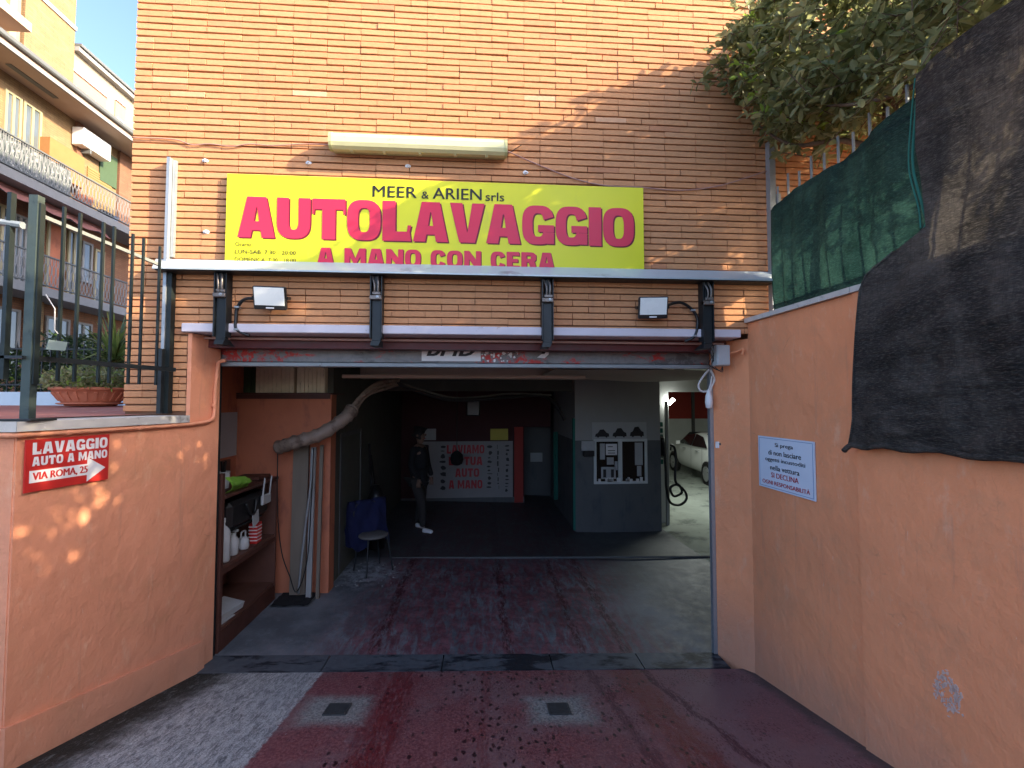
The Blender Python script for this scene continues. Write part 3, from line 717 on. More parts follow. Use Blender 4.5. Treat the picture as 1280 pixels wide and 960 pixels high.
# red sign on left wall
def lwf(e): return lambda u, v: (lx(u) + e, u, v + (u + 1.11) * -.0)
sg = thing('direction_sign', 'small red sign with a white arrow and an address on the left wall', 'sign', (lx(-.9) + .02, -.9, 1.70))
PLW = lambda a, b: _hit(a, b, V((1, -.18, 0)), -2.335 + .02)
y0, y1, z0, z1 = -1.105, -.655, 1.695, 1.988
m = M(); m.prism([(y0, z0), (y1, z0), (y1, z1), (y0, z1)], lwf(.012), lwf(.020)); m.build('panel', 'sign_red', sg)
m = M(); blocks(m, 'LAVAGGIO', lwf(.0214), y0 + .03, y1 - .012, z1 - .085, z1 - .018, .10)
blocks(m, 'AUTO A MANO', lwf(.0214), y0 + .03, y1 - .012, z1 - .150, z1 - .098, .11); m.build('lettering', 'sign_white', sg, 'open')
m = M(); m.prism([(y0 + .02, z0 + .05), (y1 - .13, z0 + .05), (y1 - .13, z0 + .008), (y1 - .02, z0 + .08), (y1 - .13, z0 + .158), (y1 - .13, z0 + .118), (y0 + .02, z0 + .118)], lwf(.0202), lwf(.0214)); ar = m.build('arrow', 'sign_white', sg)
m = M(); text_on(m, 'VIA ROMA, 25', lwf(.0224), y0 + .035, y1 - .13, z0 + .058, z0 + .107, .03); m.build('lettering', 'sign_red', ar)

# ============================================================ LEFT FENCE
fe = thing('terrace_fence', 'dark green iron bar fence with a broad post on the left terrace edge', 'fence', (-2.5, -.6, 2.09))
ax = V((.18, 1, 0)).normalized()
def fpost(y, z0, z1, w, mt, nm, d=None):
    m = M(); p = V((lx(y) - .0, y, 0)); m.bar(p + V((0, 0, z0)), p + V((0, 0, z1)), d or w, w, ax.cross(V((0, 0, 1)))); return m.build(nm, mt, fe)
m = M(); p = V((lx(-1.06) - .03, -1.06, 0)); m.bar(p + V((0, 0, 2.093)), p + V((0, 0, 3.385)), .048, .042, (1, 0, 0)); m.build('post', 'post_green', fe)
m = M(); m.box(p.x - .09, p.x + .09, -1.14, -.98, 2.093, 2.105, .004); m.build('base_plate', 'black_metal', fe)
m = M(); m.box(p.x + .027, p.x + .036, -1.075, -1.045, 2.3, 3.34); m.build('hinge_bar', 'green_black', fe)
for y in (-.92, -.83, -.69, -.62, -.49, -.41, -.28):
    m = M(); q = V((lx(y) - .03, y, 0)); m.bar(q + V((0, 0, 2.325)), q + V((0, 0, 3.385 if y < -.3 else 3.37)), .014, .015, (1, 0, 0))
    m.build('bar', 'green_black', fe)
m = M(); m.bar((lx(-1.04) - .03, -1.04, 2.45), (lx(-.12) - .03, -.12, 2.45), .016, .03); m.build('lower_rail', 'black_metal', fe)
m = M(); m.bar((lx(-1.03) - .045, -1.03, 3.285), (lx(-.26) - .045, -.26, 3.235), .02, .022); m.build('upper_rail', 'rail_pale', fe)
m = M(); m.tube([(p.x + .05, -1.04, 2.82), (p.x + .085, -1.02, 2.74), (p.x + .07, -1.0, 2.62), (p.x + .08, -.99, 2.60)], .003, 5); m.build('wire', 'cable_white', fe)
# padlock / metal tag hanging on the post
m = M(); m.hexa([(p.x + .07, -1.05, 2.50), (p.x + .11, -.98, 2.50), (p.x + .115, -.98, 2.50), (p.x + .075, -1.05, 2.50)], [(p.x + .055, -1.02, 2.56), (p.x + .095, -.95, 2.555), (p.x + .1, -.95, 2.555), (p.x + .06, -1.02, 2.56)]); m.build('lock_cover', 'lock_grey', fe)
# section on the wall that turns left
for x in (-2.66, -2.80, -2.94):
    m = M(); m.bar((x, -1.09, 2.325), (x, -1.09, 3.385), .022, .03); m.build('bar', 'green_black', fe)
m = M(); m.bar((p.x, -1.09, 2.45), (-3.3, -1.09, 2.45), .03, .016); m.build('lower_rail', 'black_metal', fe)
m = M(); m.tube([(p.x - .04, -1.09, 3.20), (-2.75, -1.09, 3.22), (-3.3, -1.09, 3.21)], .02, 8); m.build('upper_rail', 'rail_grey', fe)

# end post of awning frame on facade (left) and fence post (right)
m = M(); m.box(-2.538, -2.514, -.062, -.004, 2.62, 4.18); a1 = thing('steel_post', 'pale galvanised post standing against the left end of the brick wall', 'post', (-2.52, -.06, 2.1)); m.build('upper_tube', 'galv', a1)
m = M(); m.box(-2.510, -2.488, -.03, -.004, 3.37, 4.17); m.build('flange', 'galv', a1)
m = M(); m.box(-2.508, -2.475, -.055, -.004, 2.108, 3.24); m.build('lower_tube', 'green_black', a1)
m = M(); m.box(-2.535, -2.505, -.095, -.02, 2.108, 2.618); m.build('side_plate', 'black_metal', a1)

# ============================================================ SIGN BOARD
y_s = -.034
sb = thing('shop_sign', 'large yellow sign board with red lettering above the doorway', 'sign', (-.35, -.04, 3.27))
A = PY(284, 217, y_s); B = PY(804, 235, y_s)
def wv(u, v): return .0035 * mn.noise(V((u * 1.6, v * 2.2, 4))) + .0012 * mn.noise(V((u * 6, v * 3, 1)))
m = M(); m.grid(lambda u, v: (lerp(A.x, B.x, u), y_s + wv(lerp(A.x, B.x, u), lerp(3.27, A.z, v)), lerp(3.27, A.z, v)), 70, 16); m.build('board', 'yellow', sb, 'open', smooth=True)
m = M(); m.box(A.x + .002, B.x - .002, y_s + .006, -.012, 3.272, A.z - .002); m.build('backing', 'galv', sb)
fs_ = lambda u, v: (u, y_s - .0035 + wv(u, v), v)
fsb = lambda u, v: (u + .010, y_s - .003, v - .008)
def srow(s, pa, pb, mt, off, shadow=None, sp=1., nm='lettering'):
    a = PY(*pa, y_s); b = PY(*pb, y_s)
    if shadow:
        m = M(); text_on(m, s, fsb, a.x, b.x, a.z, b.z, off + .012, 0, sp); m.build('letter_shadow', shadow, sb)
    m = M(); text_on(m, s, fs_, a.x, b.x, a.z, b.z, off, 0, sp); m.build(nm, mt, sb)
a = PY(297, 299, y_s); b = PY(792, 262, y_s); zt_, zb_ = 3.885, 3.545
for i, (nm_, mt_, f_, dz) in enumerate((('letter_shadow', 'dark_red', lambda u, v: (u + .012, y_s - .002 + wv(u, v), v - .010), 0), ('lettering', 'magenta', fs_, 0))):
    m = M(); blocks(m, 'AUTOLAVAGGIO', f_, a.x, b.x, zb_, zt_, .05); m.build(nm_, mt_, sb, 'open')
a = PY(396, 338, y_s); b = PY(693, 317.5, y_s)
m = M(); blocks(m, 'A MANO CON CERA', lambda u, v: (u + .007, y_s - .002 + wv(u, v), v - .006), a.x, b.x, 3.325, 3.475, .10); m.build('letter_shadow', 'dark_red', sb, 'open')
m = M(); blocks(m, 'A MANO CON CERA', fs_, a.x, b.x, 3.325, 3.475, .10); m.build('lettering', 'magenta', sb, 'open')
m = M()
for s, (u0, u1) in (('MEER', (466, 521)), ('ARIEN', (541, 602))):
    a = PY(u0, 249, y_s); b = PY(u1, 235.0, y_s); text_on(m, s, fs_, a.x, b.x, 3.915, 4.01, .004)
a = PY(527, 250, y_s); b = PY(536, 241, y_s); text_on(m, '&', fs_, a.x, b.x, 3.913, 3.975, .004)
a = PY(607, 253, y_s); b = PY(630, 241, y_s); text_on(m, 'srls', fs_, a.x, b.x, 3.910, 3.985, .004)
m.build('lettering', 'ink', sb)
m = M()
for s, u0, u1, za, zb in (('Orario:', 294, 315, 3.470, 3.503), ('LUN-SAB: 7:30 - 20:00', 294, 370, 3.408, 3.441), ('DOMENICA: 7:30 - 18:00', 294, 370, 3.345, 3.378)):
    text_on(m, s, fs_, PY(u0, 320, y_s).x, PY(u1, 320, y_s).x, za, zb, .0)
m.build('lettering', 'ink', sb)

# ============================================================ AWNING PLATE + BRACKETS
ap = thing('canopy_plate', 'long narrow grey sheet metal canopy along the facade below the yellow sign', 'canopy', (0, -.14, 3.28))
c0 = [(-2.615, -.035, 3.352), (2.575, -.035, 3.352)]; c1 = [(PY(190, 334, -.145).x, -.145, 3.252), (2.60, -.145, 3.252)]
m = M(); e = V((0, .006, -.006)); A_, B_, C_, D_ = V(c1[0]), V(c1[1]), V(c0[1]), V(c0[0])
m.hexa([A_ + e, B_ + e, C_ + e, D_ + e], [A_, B_, C_, D_]); m.build('sheet', 'plate', ap)
m = M(); m.hexa([A_ + V((0, 0, -.012)), B_ + V((0, 0, -.012)), B_ + V((0, .004, -.012)), A_ + V((0, .004, -.012))], [A_ + V((0, -.001, -.001)), B_ + V((0, -.001, -.001)), B_ + V((0, .004, -.001)), A_ + V((0, .004, -.001))]); m.build('front_lip', 'plate', ap)
m = M(); m.box(-2.56, 2.55, -.125, -.004, 3.236, 3.246); m.build('soffit_strip', 'black_metal', ap)
m = M(); m.box(-2.56, 2.55, -.034, -.004, 3.247, 3.346); m.build('wall_angle', 'black_metal', ap)
def bracket(px, lab):
    a = PY(px, 345, -.03); x = a.x
    t = thing('awning_bracket', lab, 'bracket', (x, -.03, 2.72), 'awning brackets under the canopy plate')
    w_ = .038
    m = M(); m.box(x - w_, x + w_, -.07, -.02, 2.70, 3.04, .004); m.build('channel', 'black_metal', t)
    m = M(); m.box(x - w_ - .012, x - w_ - .002, -.09, -.003, 2.72, 3.235); m.box(x + w_ + .002, x + w_ + .010, -.09, -.003, 2.72, 3.235); m.build('side_flange', 'black_metal', t)
    m = M(); m.hexa([(x - .05, -.075, 2.66), (x + .02, -.075, 2.66), (x + .02, .1, 2.66), (x - .05, .1, 2.66)], [(x - .038, -.075, 2.70), (x + .038, -.075, 2.70), (x + .038, -.0, 2.70), (x - .038, -.0, 2.70)]); m.build('foot', 'black_metal', t)
    m = M(); m.tube(catmull([(x - .03, -.05, 3.03), (x - .012, -.09, 3.09), (x - .012, -.10, 3.16), (x - .035, -.07, 3.235)], 4), .008, 6)
    m.tube(catmull([(x + .03, -.05, 3.03), (x + .018, -.09, 3.09), (x + .018, -.10, 3.17), (x + .005, -.07, 3.235)], 4), .010, 6); m.build('arm', 'arm_alu', t, smooth=True)
    m = M(); m.box(x - .024, x + .024, -.075, -.03, 3.05, 3.235, .004); m.build('arm_core', 'black_metal', t)
    m = M(); m.box(x - .05, x + .045, -.105, -.045, 3.035, 3.07, .004); m.box(x - .03, x + .04, -.10, -.045, 3.075, 3.10, .004); m.build('clamp', 'arm_alu', t)
    m = M(); m.lathe((x + .015, -.104, 3.055), [(.013, 0), (.013, .008), (.006, .009), (.006, .014)], 8, (0, -1, 0)); m.build('bolt', 'galv', t)
    return t
bracket(281, 'black awning bracket beside the left floodlight')
bracket(472.5, 'black awning bracket under the left half of the yellow sign')
bracket(683.5, 'black awning bracket under the right half of the yellow sign')
bracket(881, 'black awning bracket to the right of the right floodlight')

# ============================================================ FLOODLIGHTS
def flood(cx, cz, w_, h_, yaw, lab, arm):
    t = thing('floodlight', lab, 'floodlight', (cx, -.06, cz), 'LED floodlights on the brick wall')
    Rm = Matrix.Rotation(yaw, 4, 'Z') @ Matrix.Rotation(R(14), 4, 'X')
    def pl(m, mt, nm, sm=False):
        m.v = [tuple(Rm @ V(v) + V((cx, -.11, cz))) for v in m.v]; return m.build(nm, mt, t, smooth=sm)
    m = M(); m.box(-w_ / 2, w_ / 2, -.022, .016, -h_ / 2, h_ / 2, .008); pl(m, 'black_plastic', 'housing')
    m = M(); m.box(-w_ / 2 + .012, w_ / 2 - .012, -.0255, -.0222, -h_ / 2 + .034, h_ / 2 - .010, .001); pl(m, 'lens', 'glass')
    m = M(); m.box(-.03, .03, -.0262, -.0222, -h_ / 2 + .010, -h_ / 2 + .020); pl(m, 'white_plastic', 'badge')
    m = M()
    for k in range(9): m.box(-w_ / 2 + .025 + k * (w_ - .05) / 8 - .003, -w_ / 2 + .025 + k * (w_ - .05) / 8 + .003, .016, .034, -h_ / 2 + .02, h_ / 2 - .02)
    pl(m, 'black_plastic', 'cooling_fins', False)
    m = M(); s_ = w_ / 2 + .008
    m.box(-s_ - .004, -s_, -.01, .07, -.012, .012); m.box(s_, s_ + .004, -.01, .07, -.012, .012); m.box(-s_, s_, .066, .07, -.012, .012); pl(m, 'black_plastic', 'yoke')
    m = M(); m.tube(catmull(arm, 6), .013, 8); m.build('cable_conduit', 'black_plastic', t, smooth=True)
    for k in (2, 4):
        if k < len(arm):
            p = V(arm[k]); m = M(); m.box(p.x - .02, p.x + .02, p.y - .016, p.y + .016, p.z - .008, p.z + .008, .003); m.build('clip', 'galv', t)
a = PY(338, 372.5, -.11)
flood(a.x, a.z, .245, .185, R(6), 'black floodlight with its arm bent to the left beside the leftmost bracket',
      [(a.x - .12, -.08, a.z - .0), PY(306, 374, -.06), PY(297, 384, -.04), PY(295, 398, -.04), PY(296, 412, -.04), PY(312, 420, -.02)])
a = PY(816, 384.5, -.11)
flood(a.x, a.z, .245, .185, R(-8), 'black floodlight with its cable bent to the right beside the rightmost bracket',
      [(a.x + .12, -.08, a.z + .02), PY(850, 378, -.06), PY(866, 388, -.045), PY(872, 402, -.04), PY(868, 420, -.04), PY(856, 427, -.02)])

# ============================================================ TUBE LIGHT FIXTURE
tl = thing('tube_light_fixture', 'long yellowed tube light fixture fixed to the bricks above the sign', 'light fixture', (-.52, -.06, 4.26))
A = PY(413, 168, -.08); B = PY(634, 196, -.08); x0, x1 = A.x, B.x; z0 = 4.275; z1 = 4.415
m = M(); m.box(x0 + .01, x1 - .01, -.06, -.004, z0 + .012, z1 - .01, .008); m.build('housing', 'diffuser_end', tl)
prof = [(-.055, z0 + .004), (-.10, z0), (-.125, z0 + .018), (-.137, z0 + .045), (-.137, z1 - .05), (-.125, z1 - .018), (-.10, z1 - .002), (-.055, z1)]
m = M(); m.prism(prof, lambda y, z: (x0 + .022, y, z), lambda y, z: (x1 - .022, y, z)); m.build('diffuser', 'diffuser', tl)
for xa, xb in ((x0, x0 + .024), (x1 - .024, x1)):
    m = M(); m.prism([(y - .003 if y < -.06 else y, z + (.003 if z > 4.34 else -.003)) for y, z in prof], lambda y, z: (xa, y, z), lambda y, z: (xb, y, z)); m.build('end_cap', 'diffuser_end', tl)
for u in (.12, .3, .5, .7, .88):
    x = lerp(x0, x1, u); m = M(); m.box(x - .012, x + .012, -.09, -.055, z0 - .008, z0 + .003, .002); m.build('clip', 'diffuser', tl)
# plastic anchors left in the wall
for k, (a_, b_, lab) in enumerate(((386, 204, 'white plastic wall plug just above the left part of the yellow sign'), (510, 208, 'brown stained wall plug just below the middle of the tube light'), (257, 201, 'small white wall plug between the left post and the tube light'), (258, 290, 'small white wall plug left of the yellow sign'), (657, 216, 'pale wall plug below the right end of the tube light'))):
    c = PY(a_, b_, 0); m = M()
    m.lathe((c.x, -.001, c.z), [(.016, 0), (.014, .010), (.006, .013), (.005, .02)], 8, (0, -1, 0)); r_ = .02
    m.prism([(c.x + r_ * 1.3 * math.cos(i * .9), c.z + r_ * math.sin(i * .9) * random.uniform(.6, 1.)) for i in range(7)], lambda u, v: (u, -.006, v), lambda u, v: (u, .001, v))
    m.build('wall_plug', 'sign_white', None, label=lab, cat='wall plug', group='wall plugs in the brick facade')

# wires along the facade
def wire(pts, r, mt, lab, cat='cable'):
    m = M(); m.tube(catmull(pts, 5), r, 5); m.build('wire', mt, None, smooth=True, label=lab, cat=cat, group='wires along the facade')
wire([PY(a_, b_, -.012) for a_, b_ in ((165, 172), (200, 173), (222, 175), (240, 181), (262, 180), (290, 183), (312, 180), (340, 182), (380, 180), (414, 181))], .005, 'cable_pink', 'pink brown wire running from the left wall corner to the tube light')
wire([PY(a_, b_, y_) for a_, b_, y_ in ((632, 188, -.06), (650, 196, -.02), (680, 209, -.012), (720, 224, -.012), (757, 232, -.012), (800, 234, -.02), (850, 238, -.012), (900, 232, -.02), (958, 214, -.06))], .0055, 'cable_pink', 'brown cable sagging from the tube light to the right fence post')
wire([PY(a_, b_, -.014) for a_, b_ in ((634, 192), (640, 189), (652, 181))], .004, 'cable_black', 'short loose wire end at the right end of the tube light')

# ============================================================ RIGHT RETAINING WALL
rw = thing('retaining_wall', 'tall orange plastered wall right of the ramp, half covered by a hanging black net', 'wall', (2.4, -1, -.2))
def rx(y): return 2.36 - .024 * y if y > -1.1 else 2.386 - .075 * (y + 1.1) * .9
m = M()
m.add([(2.186, .352, -.4), (2.36, -.002, -.4), (2.36, -.002, 2.90), (2.362, .01, 2.76), (2.186, .352, 2.76)], [(0, 1, 2, 3, 4)])
c = [(2.19, .36), (2.36, 0), (2.60, 0), (2.60, .36)]
m.hexa([(x, y, -.41) for x, y in c], [(x, y, 2.758) for x, y in c])
ys = [0, -1.1, -3.2, -6, -11.5]
for i in range(4):
    ya, yb = ys[i], ys[i + 1]; xa, xb = rx(ya), rx(yb)
    e = .018 if i == 1 else 0
    m.hexa([(xa - e, ya, -.4), (xb - e, yb, -.4), (xb + .25, yb, -.4), (xa + .25, ya, -.4)], [(xa - e, ya, 2.895), (xb - e, yb, 2.895), (xb + .25, yb, 2.895), (xa + .25, ya, 2.895)])
m.build('plaster_wall', 'stucco', rw)
m = M()
for i in range(4):
    ya, yb = ys[i], ys[i + 1]; xa, xb = rx(ya) - .035, rx(yb) - .035
    m.hexa([(xa, ya - .004, 2.897), (xb, yb, 2.897), (xb + .32, yb, 2.897), (xa + .32, ya - .004, 2.897)], [(xa, ya - .004, 2.935), (xb, yb, 2.935), (xb + .32, yb, 2.935), (xa + .32, ya - .004, 2.935)])
m.build('coping', 'concrete', rw)
m = M(); r3 = random.Random(11)     # patch of bare plaster scraped pale
c = PX(1185, 865, 2.40); c.x = rx(c.y)
def patch(cy, cz, ry, rz_, n_, seed):
    r_ = random.Random(seed); P = [(cy + ry * math.cos(6.283 * k / n_) * r_.uniform(.65, 1.1), cz + rz_ * math.sin(6.283 * k / n_) * r_.uniform(.65, 1.1)) for k in range(n_)]
    m.prism(P, lambda y, z: (rx(y) - .0225, y, z), lambda y, z: (rx(y) - .005, y, z))
for k in range(170):
    a_ = r3.uniform(0, 6.28); q = r3.gauss(.8, .22)
    patch(c.y + .06 * math.cos(a_) * q, c.z + .085 * math.sin(a_) * q, r3.uniform(.0015, .008), r3.uniform(.002, .013), 6, k)
m.build('scraped_plaster', 'chalk', rw, 'stuff')

# notice on the right wall
ns = thing('notice_sign', 'white notice with a thin blue border and blue and red text on the right wall', 'sign', (2.35, -.42, 1.5))
y0, y1, z0, z1 = -.745, -.13, 1.495, 1.915
nf = lambda e: (lambda u, v: (rx(u) - e, u, v))
m = M(); m.prism([(y0, z0), (y1, z0), (y1, z1), (y0, z1)], nf(.006), nf(.0145)); m.build('panel', 'notice_blue', ns)
m = M()
for (a_, b_, c_, d_) in ((y0 + .012, y1 - .012, z0 + .012, z0 + .016), (y0 + .012, y1 - .012, z1 - .016, z1 - .012), (y0 + .012, y0 + .016, z0 + .0165, z1 - .0165), (y1 - .016, y1 - .012, z0 + .0165, z1 - .0165)):
    m.prism([(a_, c_), (b_, c_), (b_, d_), (a_, d_)], nf(.0148), nf(.016))
m.build('border', 'border_blue', ns)
def mirrored(u0, u1): return u1, u0
m = M(); m2_ = M(); mid = (y0 + y1) / 2
rows = [('Si prega', .20), ('di non lasciare', .36), ('oggetti incustoditi', .44), ('nella vettura', .32), ('SI DECLINA', .30), ('OGNI RESPONSABILITÀ', .52)]
for i, (s, w_) in enumerate(rows):
    zt = z1 - .045 - i * .060
    text_on(m if i < 4 else m2_, s, nf(.0158), mid + w_ / 2, mid - w_ / 2, zt - .040, zt, .02)
m.build('lettering', 'ink', ns); m2_.build('lettering', 'red_ink', ns)

# small hardware on right jamb
t = thing('junction_box', 'grey plastic junction box at the upper right corner of the doorway', 'junction box', (2.2, .02, 2.5))
a = PY(896, 431, .05); b = PY(913, 457, .05)
m = M(); m.box(a.x, b.x, .05, .16, b.z, a.z, .006); m.build('box', 'grey_box', t)
m = M(); m.box(a.x + .006, b.x - .006, .042, .05, b.z + .006, a.z - .006, .003); m.build('lid', 'grey_box', t)
m = M(); m.tube(catmull([(b.x, .10, (a.z + b.z) / 2 + .02), (b.x + .05, .05, (a.z + b.z) / 2 + .03), (b.x + .09, -.0, (a.z + b.z) / 2 + .05), (b.x + .085, .01, (a.z + b.z) / 2)], 4), .011, 6); m.build('conduit_elbow', 'stucco', t, smooth=True)
m = M()
for k in range(3):
    pp = [PY(888 - 3 * k, 424 + 3 * k, .12), PY(893 - k, 440 + 4 * k, .10), PY(886 + 4 * k, 455 + 2 * k, .14), PY(899 + 2 * k, 463 + k, .10), PY(903, 458, .1)]
    m.tube(catmull(pp, 4), .0035, 5)
m.build('wire_bundle', 'cable_black', t, smooth=True)
t = thing('white_cable_coil', 'loose white cable and white plastic lamp socket hanging at the right door edge', 'cable', PY(884, 500, .33))
m = M(); m.tube(catmull([PY(a_, b_, .3) for a_, b_ in ((886, 462), (878, 472), (873, 482), (877, 489), (886, 487), (890, 470))], 5), .010, 6); m.tube(catmull([PY(a_, b_, .3) for a_, b_ in ((888, 462), (893, 474), (888, 487), (889, 498))], 5), .012, 6); m.build('cable', 'cable_white', t, smooth=True)
c = PY(886, 500, .28); m = M(); m.lathe(c - V((0, 0, .08)), [(.012, 0), (.028, .01), (.034, .06), (.030, .12), (.018, .15), (.016, .17)], 10); m.build('socket', 'white_plastic', t, smooth=True)
t = thing('door_hasp', 'small rusty white hasp with padlock on the right door jamb', 'hasp', PY(900, 555, .3))
c = PY(899, 556, .28); m = M(); m.box(c.x - .035, c.x + .03, c.y - .01, c.y + .006, c.z - .03, c.z + .03, .004); m.build('plate', 'white_plastic', t)
m = M(); m.lathe((c.x + .005, c.y - .012, c.z + .008), [(.014, 0), (.012, .012), (.004, .014)], 8, (0, -1, 0)); m.tube(catmull([(c.x + .02, c.y - .02, c.z - .01), (c.x + .05, c.y - .03, c.z - .03), (c.x + .03, c.y - .03, c.z - .045)], 4), .007, 6); m.build('bolt', 'iron', t)

# ============================================================ RIGHT FENCE + NETS
XFN = 2.52
rf = thing('wall_fence', 'pale metal bar fence on top of the right wall behind the nets', 'fence', (XFN, -1, 2.93))
m = M(); m.box(2.545, 2.60, -.075, -.02, 2.94, 4.52); m.build('post', 'galv', rf)
m = M(); m.box(2.605, 2.64, -.08, -.03, 2.94, 4.04); m.build('side_flange', 'galv', rf)
for k in range(40):
    y = -.16 - k * .13; h = 4.06 + (.05 if k % 2 else 0) - (.45 if y < -1.95 else 0)
    m = M(); m.box(XFN + .03, XFN + .042, y - .007, y + .007, 2.936, h); m.build('bar', 'rail_grey', rf)
m = M(); m.box(XFN + .024, XFN + .054, -1.9, -.08, 3.86, 3.89); m.box(XFN + .024, XFN + .054, -5.4, -.08, 3.02, 3.05); m.build('rail', 'galv', rf)
def wob(y, z, s=1., a=.02): return a * (mn.noise(V((y * 1.7 * s, z * 1.0 * s, 3))) + .6 * mn.noise(V((y * 5 * s, z * 1.5 * s, 8))))
gn = thing('shade_net', 'green woven shade net tied to the fence next to the brick wall', 'net', (XFN, -.8, 2.94))
def gfn(u, v):
    y = lerp(-.13, -1.70, u); top = 3.86 + .12 * u + .03 * math.sin(u * 9); z = lerp(2.938, top, v)
    if v < .01 and u > .75: z += .0
    y2 = y + .03 * math.sin(v * 7) * (u > .9)
    return (XFN - .01 - .05 * math.sin(v * 3.14) * (.3 + .7 * u) + wob(y * 2.2, z * .7, 1.2, .035), y2, z)
m = M(); m.grid(gfn, 46, 26); m.build('net', 'net_green', gn, 'open', smooth=True)
m = M(); E_ = [(XFN - .10, -1.53, 4.0), (XFN - .12, -1.515, 3.75), (XFN - .13, -1.505, 3.5), (XFN - .14, -1.56, 3.25), (XFN - .16, -1.585, 3.13), (XFN - .16, -1.44, 3.05), (XFN - .15, -1.31, 2.99)]
m.tube(catmull(E_, 6), .007, 6); m.tube(catmull([(x - .012, y + .012, z) for x, y, z in E_[:5]], 6), .004, 5); m.build('hem', 'teal', gn, smooth=True)
bn = thing('shade_net', 'black shade net hanging from the fence over the upper right wall', 'net', (XFN, -2.6, 1.93))
def edge_y(z):   # left edge of the black net
    P = [(1.90, -1.13), (1.95, -1.13), (2.05, -1.175), (2.5, -1.22), (2.93, -1.25), (3.0, -1.31), (3.06, -1.46), (3.13, -1.60), (3.3, -1.57), (3.6, -1.53), (4.02, -1.55)]
    for (za, ya), (zb, yb) in zip(P, P[1:]):
        if z <= zb: return lerp(ya, yb, (z - za) / (zb - za))
    return -1.47
def bfn(u, v):
    z0_ = 1.925 + .02 * math.sin(u * 9) + .03 * u + .035 * max(0, .12 - u) / .12 * 0
    yy = lerp(-1.2, -6.2, u ** 1.35); top = 4.0 + .02 * math.sin(u * 14) - .40 * min(1, max(0, (-1.95 - yy) / .3)); z = lerp(z0_, top, v)
    y = lerp(edge_y(z), -6.2, u ** 1.35)
    tz = min(1, max(0, (z - 2.86) / .6)); tz = tz * tz * (3 - 2 * tz); base = lerp(rx(y) - .045, XFN - .09, tz)
    k = min(1, u * 10)
    fold = (.042 - .018 * tz) * (mn.noise(V((y * 2.5 + z * .9, z * .5, 1))) + (1.0 * mn.noise(V((y * 1.2, z * 7.5 + y * 1.6, 5))) + .6 * mn.noise(V((y * 2.6, z * 17 + y * 4, 7)))) * max(0, 1 - abs(z - 2.35) / .95) + .35 * mn.noise(V((y * 8, z * 2.2 + y * 5, 2))))
    x = base - .05 - .03 * math.sin(min(1, max(0, (z - 1.9) / 1.1)) * 3.14) + fold * k
    return (min(x, rx(y) - .045 + .30 * max(0, z - 2.93)) if z < 3.4 else x, y, z)
m = M(); m.grid(bfn, 150, 110); m.build('net', 'net_black', bn, 'open', smooth=True)
m = M(); pts = [V(bfn(i / 60, 0)) + V((-.004, 0, -.004 + .008 * math.sin(i * 1.3))) for i in range(61)]
m.tube([pts[0] + V((0, .035, -.03)), pts[0] + V((0, .02, -.015))] + pts, .016, 7); m.tube([V(bfn(0, j / 24)) for j in range(0, 14)], .008, 6); m.build('hem', 'net_black', bn, smooth=True)

# ============================================================ HEDGE TREE
hr = random.Random(21)
def leaf_geo(rng, L, W):
    fold = rng.uniform(.1, .4) * W; curl = rng.uniform(-.15, .2) * L
    P = [(0, 0, 0), (.22, .36, fold * .5), (.55, .5, fold * .7), (.85, .28, fold * .4), (1, 0, 0), (.85, -.28, fold * .4), (.55, -.5, fold * .7), (.22, -.36, fold * .5), (.5, 0, 0)]
    vs = [(L * x, W * y, z - curl * x * x) for x, y, z in P]
    return vs, [(0, 8, 2, 1), (8, 4, 3, 2), (0, 7, 6, 8), (8, 6, 5, 4)]
def in_crown(p):
    x, y, z = p
    if y > -.10: return False
    lo = 4.10 + .10 * mn.noise(V((x, y * 2, 0))) + max(0, (x - 2.6)) * .02
    if x < 2.42: lo = 4.24 + (2.42 - x) * .42 + .06 * mn.noise(V((x * 3, y * 3, 4)))
    if y > -.45: lo += (y + .45) * 1.4
    hi = 5.42 + .34 * mn.noise(V((x * 1.2, y * 1.6, 9))) - max(0, 2.6 - x) * .10
    xl = 2.07 + .24 * mn.noise(V((y * 2.1, z * 2.1, 2))) + max(0, z - 5.0) * .15
    if y < -1.1: xl = max(xl, 2.30 + (-1.1 - y) * .10)
    if y < -2.6: lo -= .35
    if x < 2.0 and y < -2: return False
    return lo < z < hi and x > xl and x < 4.4
tr = thing('hedge_tree', 'dense broad leaved tree leaning over the right wall and the black net', 'tree', (2.95, -1.2, 2.9))
br = []
for (bx, by) in ((2.95, -.9), (3.2, -2.4), (3.1, -4.2), (3.2, -6.0)):
    P = [V((bx, by, 2.2)), V((bx + .05, by + .1, 3.2)), V((bx - .1, by, 4.1)), V((bx - .15, by - .2, 4.8))]
    m = M(); m.tube(catmull(P, 4), [.07 - .045 * i / 12 for i in range(13)], 8); br.append(P); m.build('trunk', 'bark', tr, smooth=True)
m = M()
def limb(P, r0):
    c = catmull(P, 4); m.tube(c, [r0 * (1 - .75 * i / (len(c) - 1)) for i in range(len(c))], 6)
limb([(2.95, -.9, 3.9), (2.7, -.7, 4.15), (2.45, -.5, 4.22), (2.2, -.45, 4.4)], .028)
limb([(3.1, -2.2, 3.95), (2.75, -1.7, 4.08), (2.55, -1.2, 4.12), (2.45, -.85, 4.3)], .03)
limb([(3.15, -4, 3.9), (2.8, -3.2, 4.1), (2.6, -2.4, 4.2), (2.5, -2.0, 4.35)], .03)
for k in range(60):
    b = hr.choice(br); p = V(b[2]).lerp(V(b[3]), hr.random()); d = V((hr.uniform(-1.1, 1.1), hr.uniform(-1.2, 1.2), hr.uniform(-.2, .8)))
    q = p + d
    if in_crown(q): limb([p, p + d * .4 + V((0, 0, .1)), q], .016)
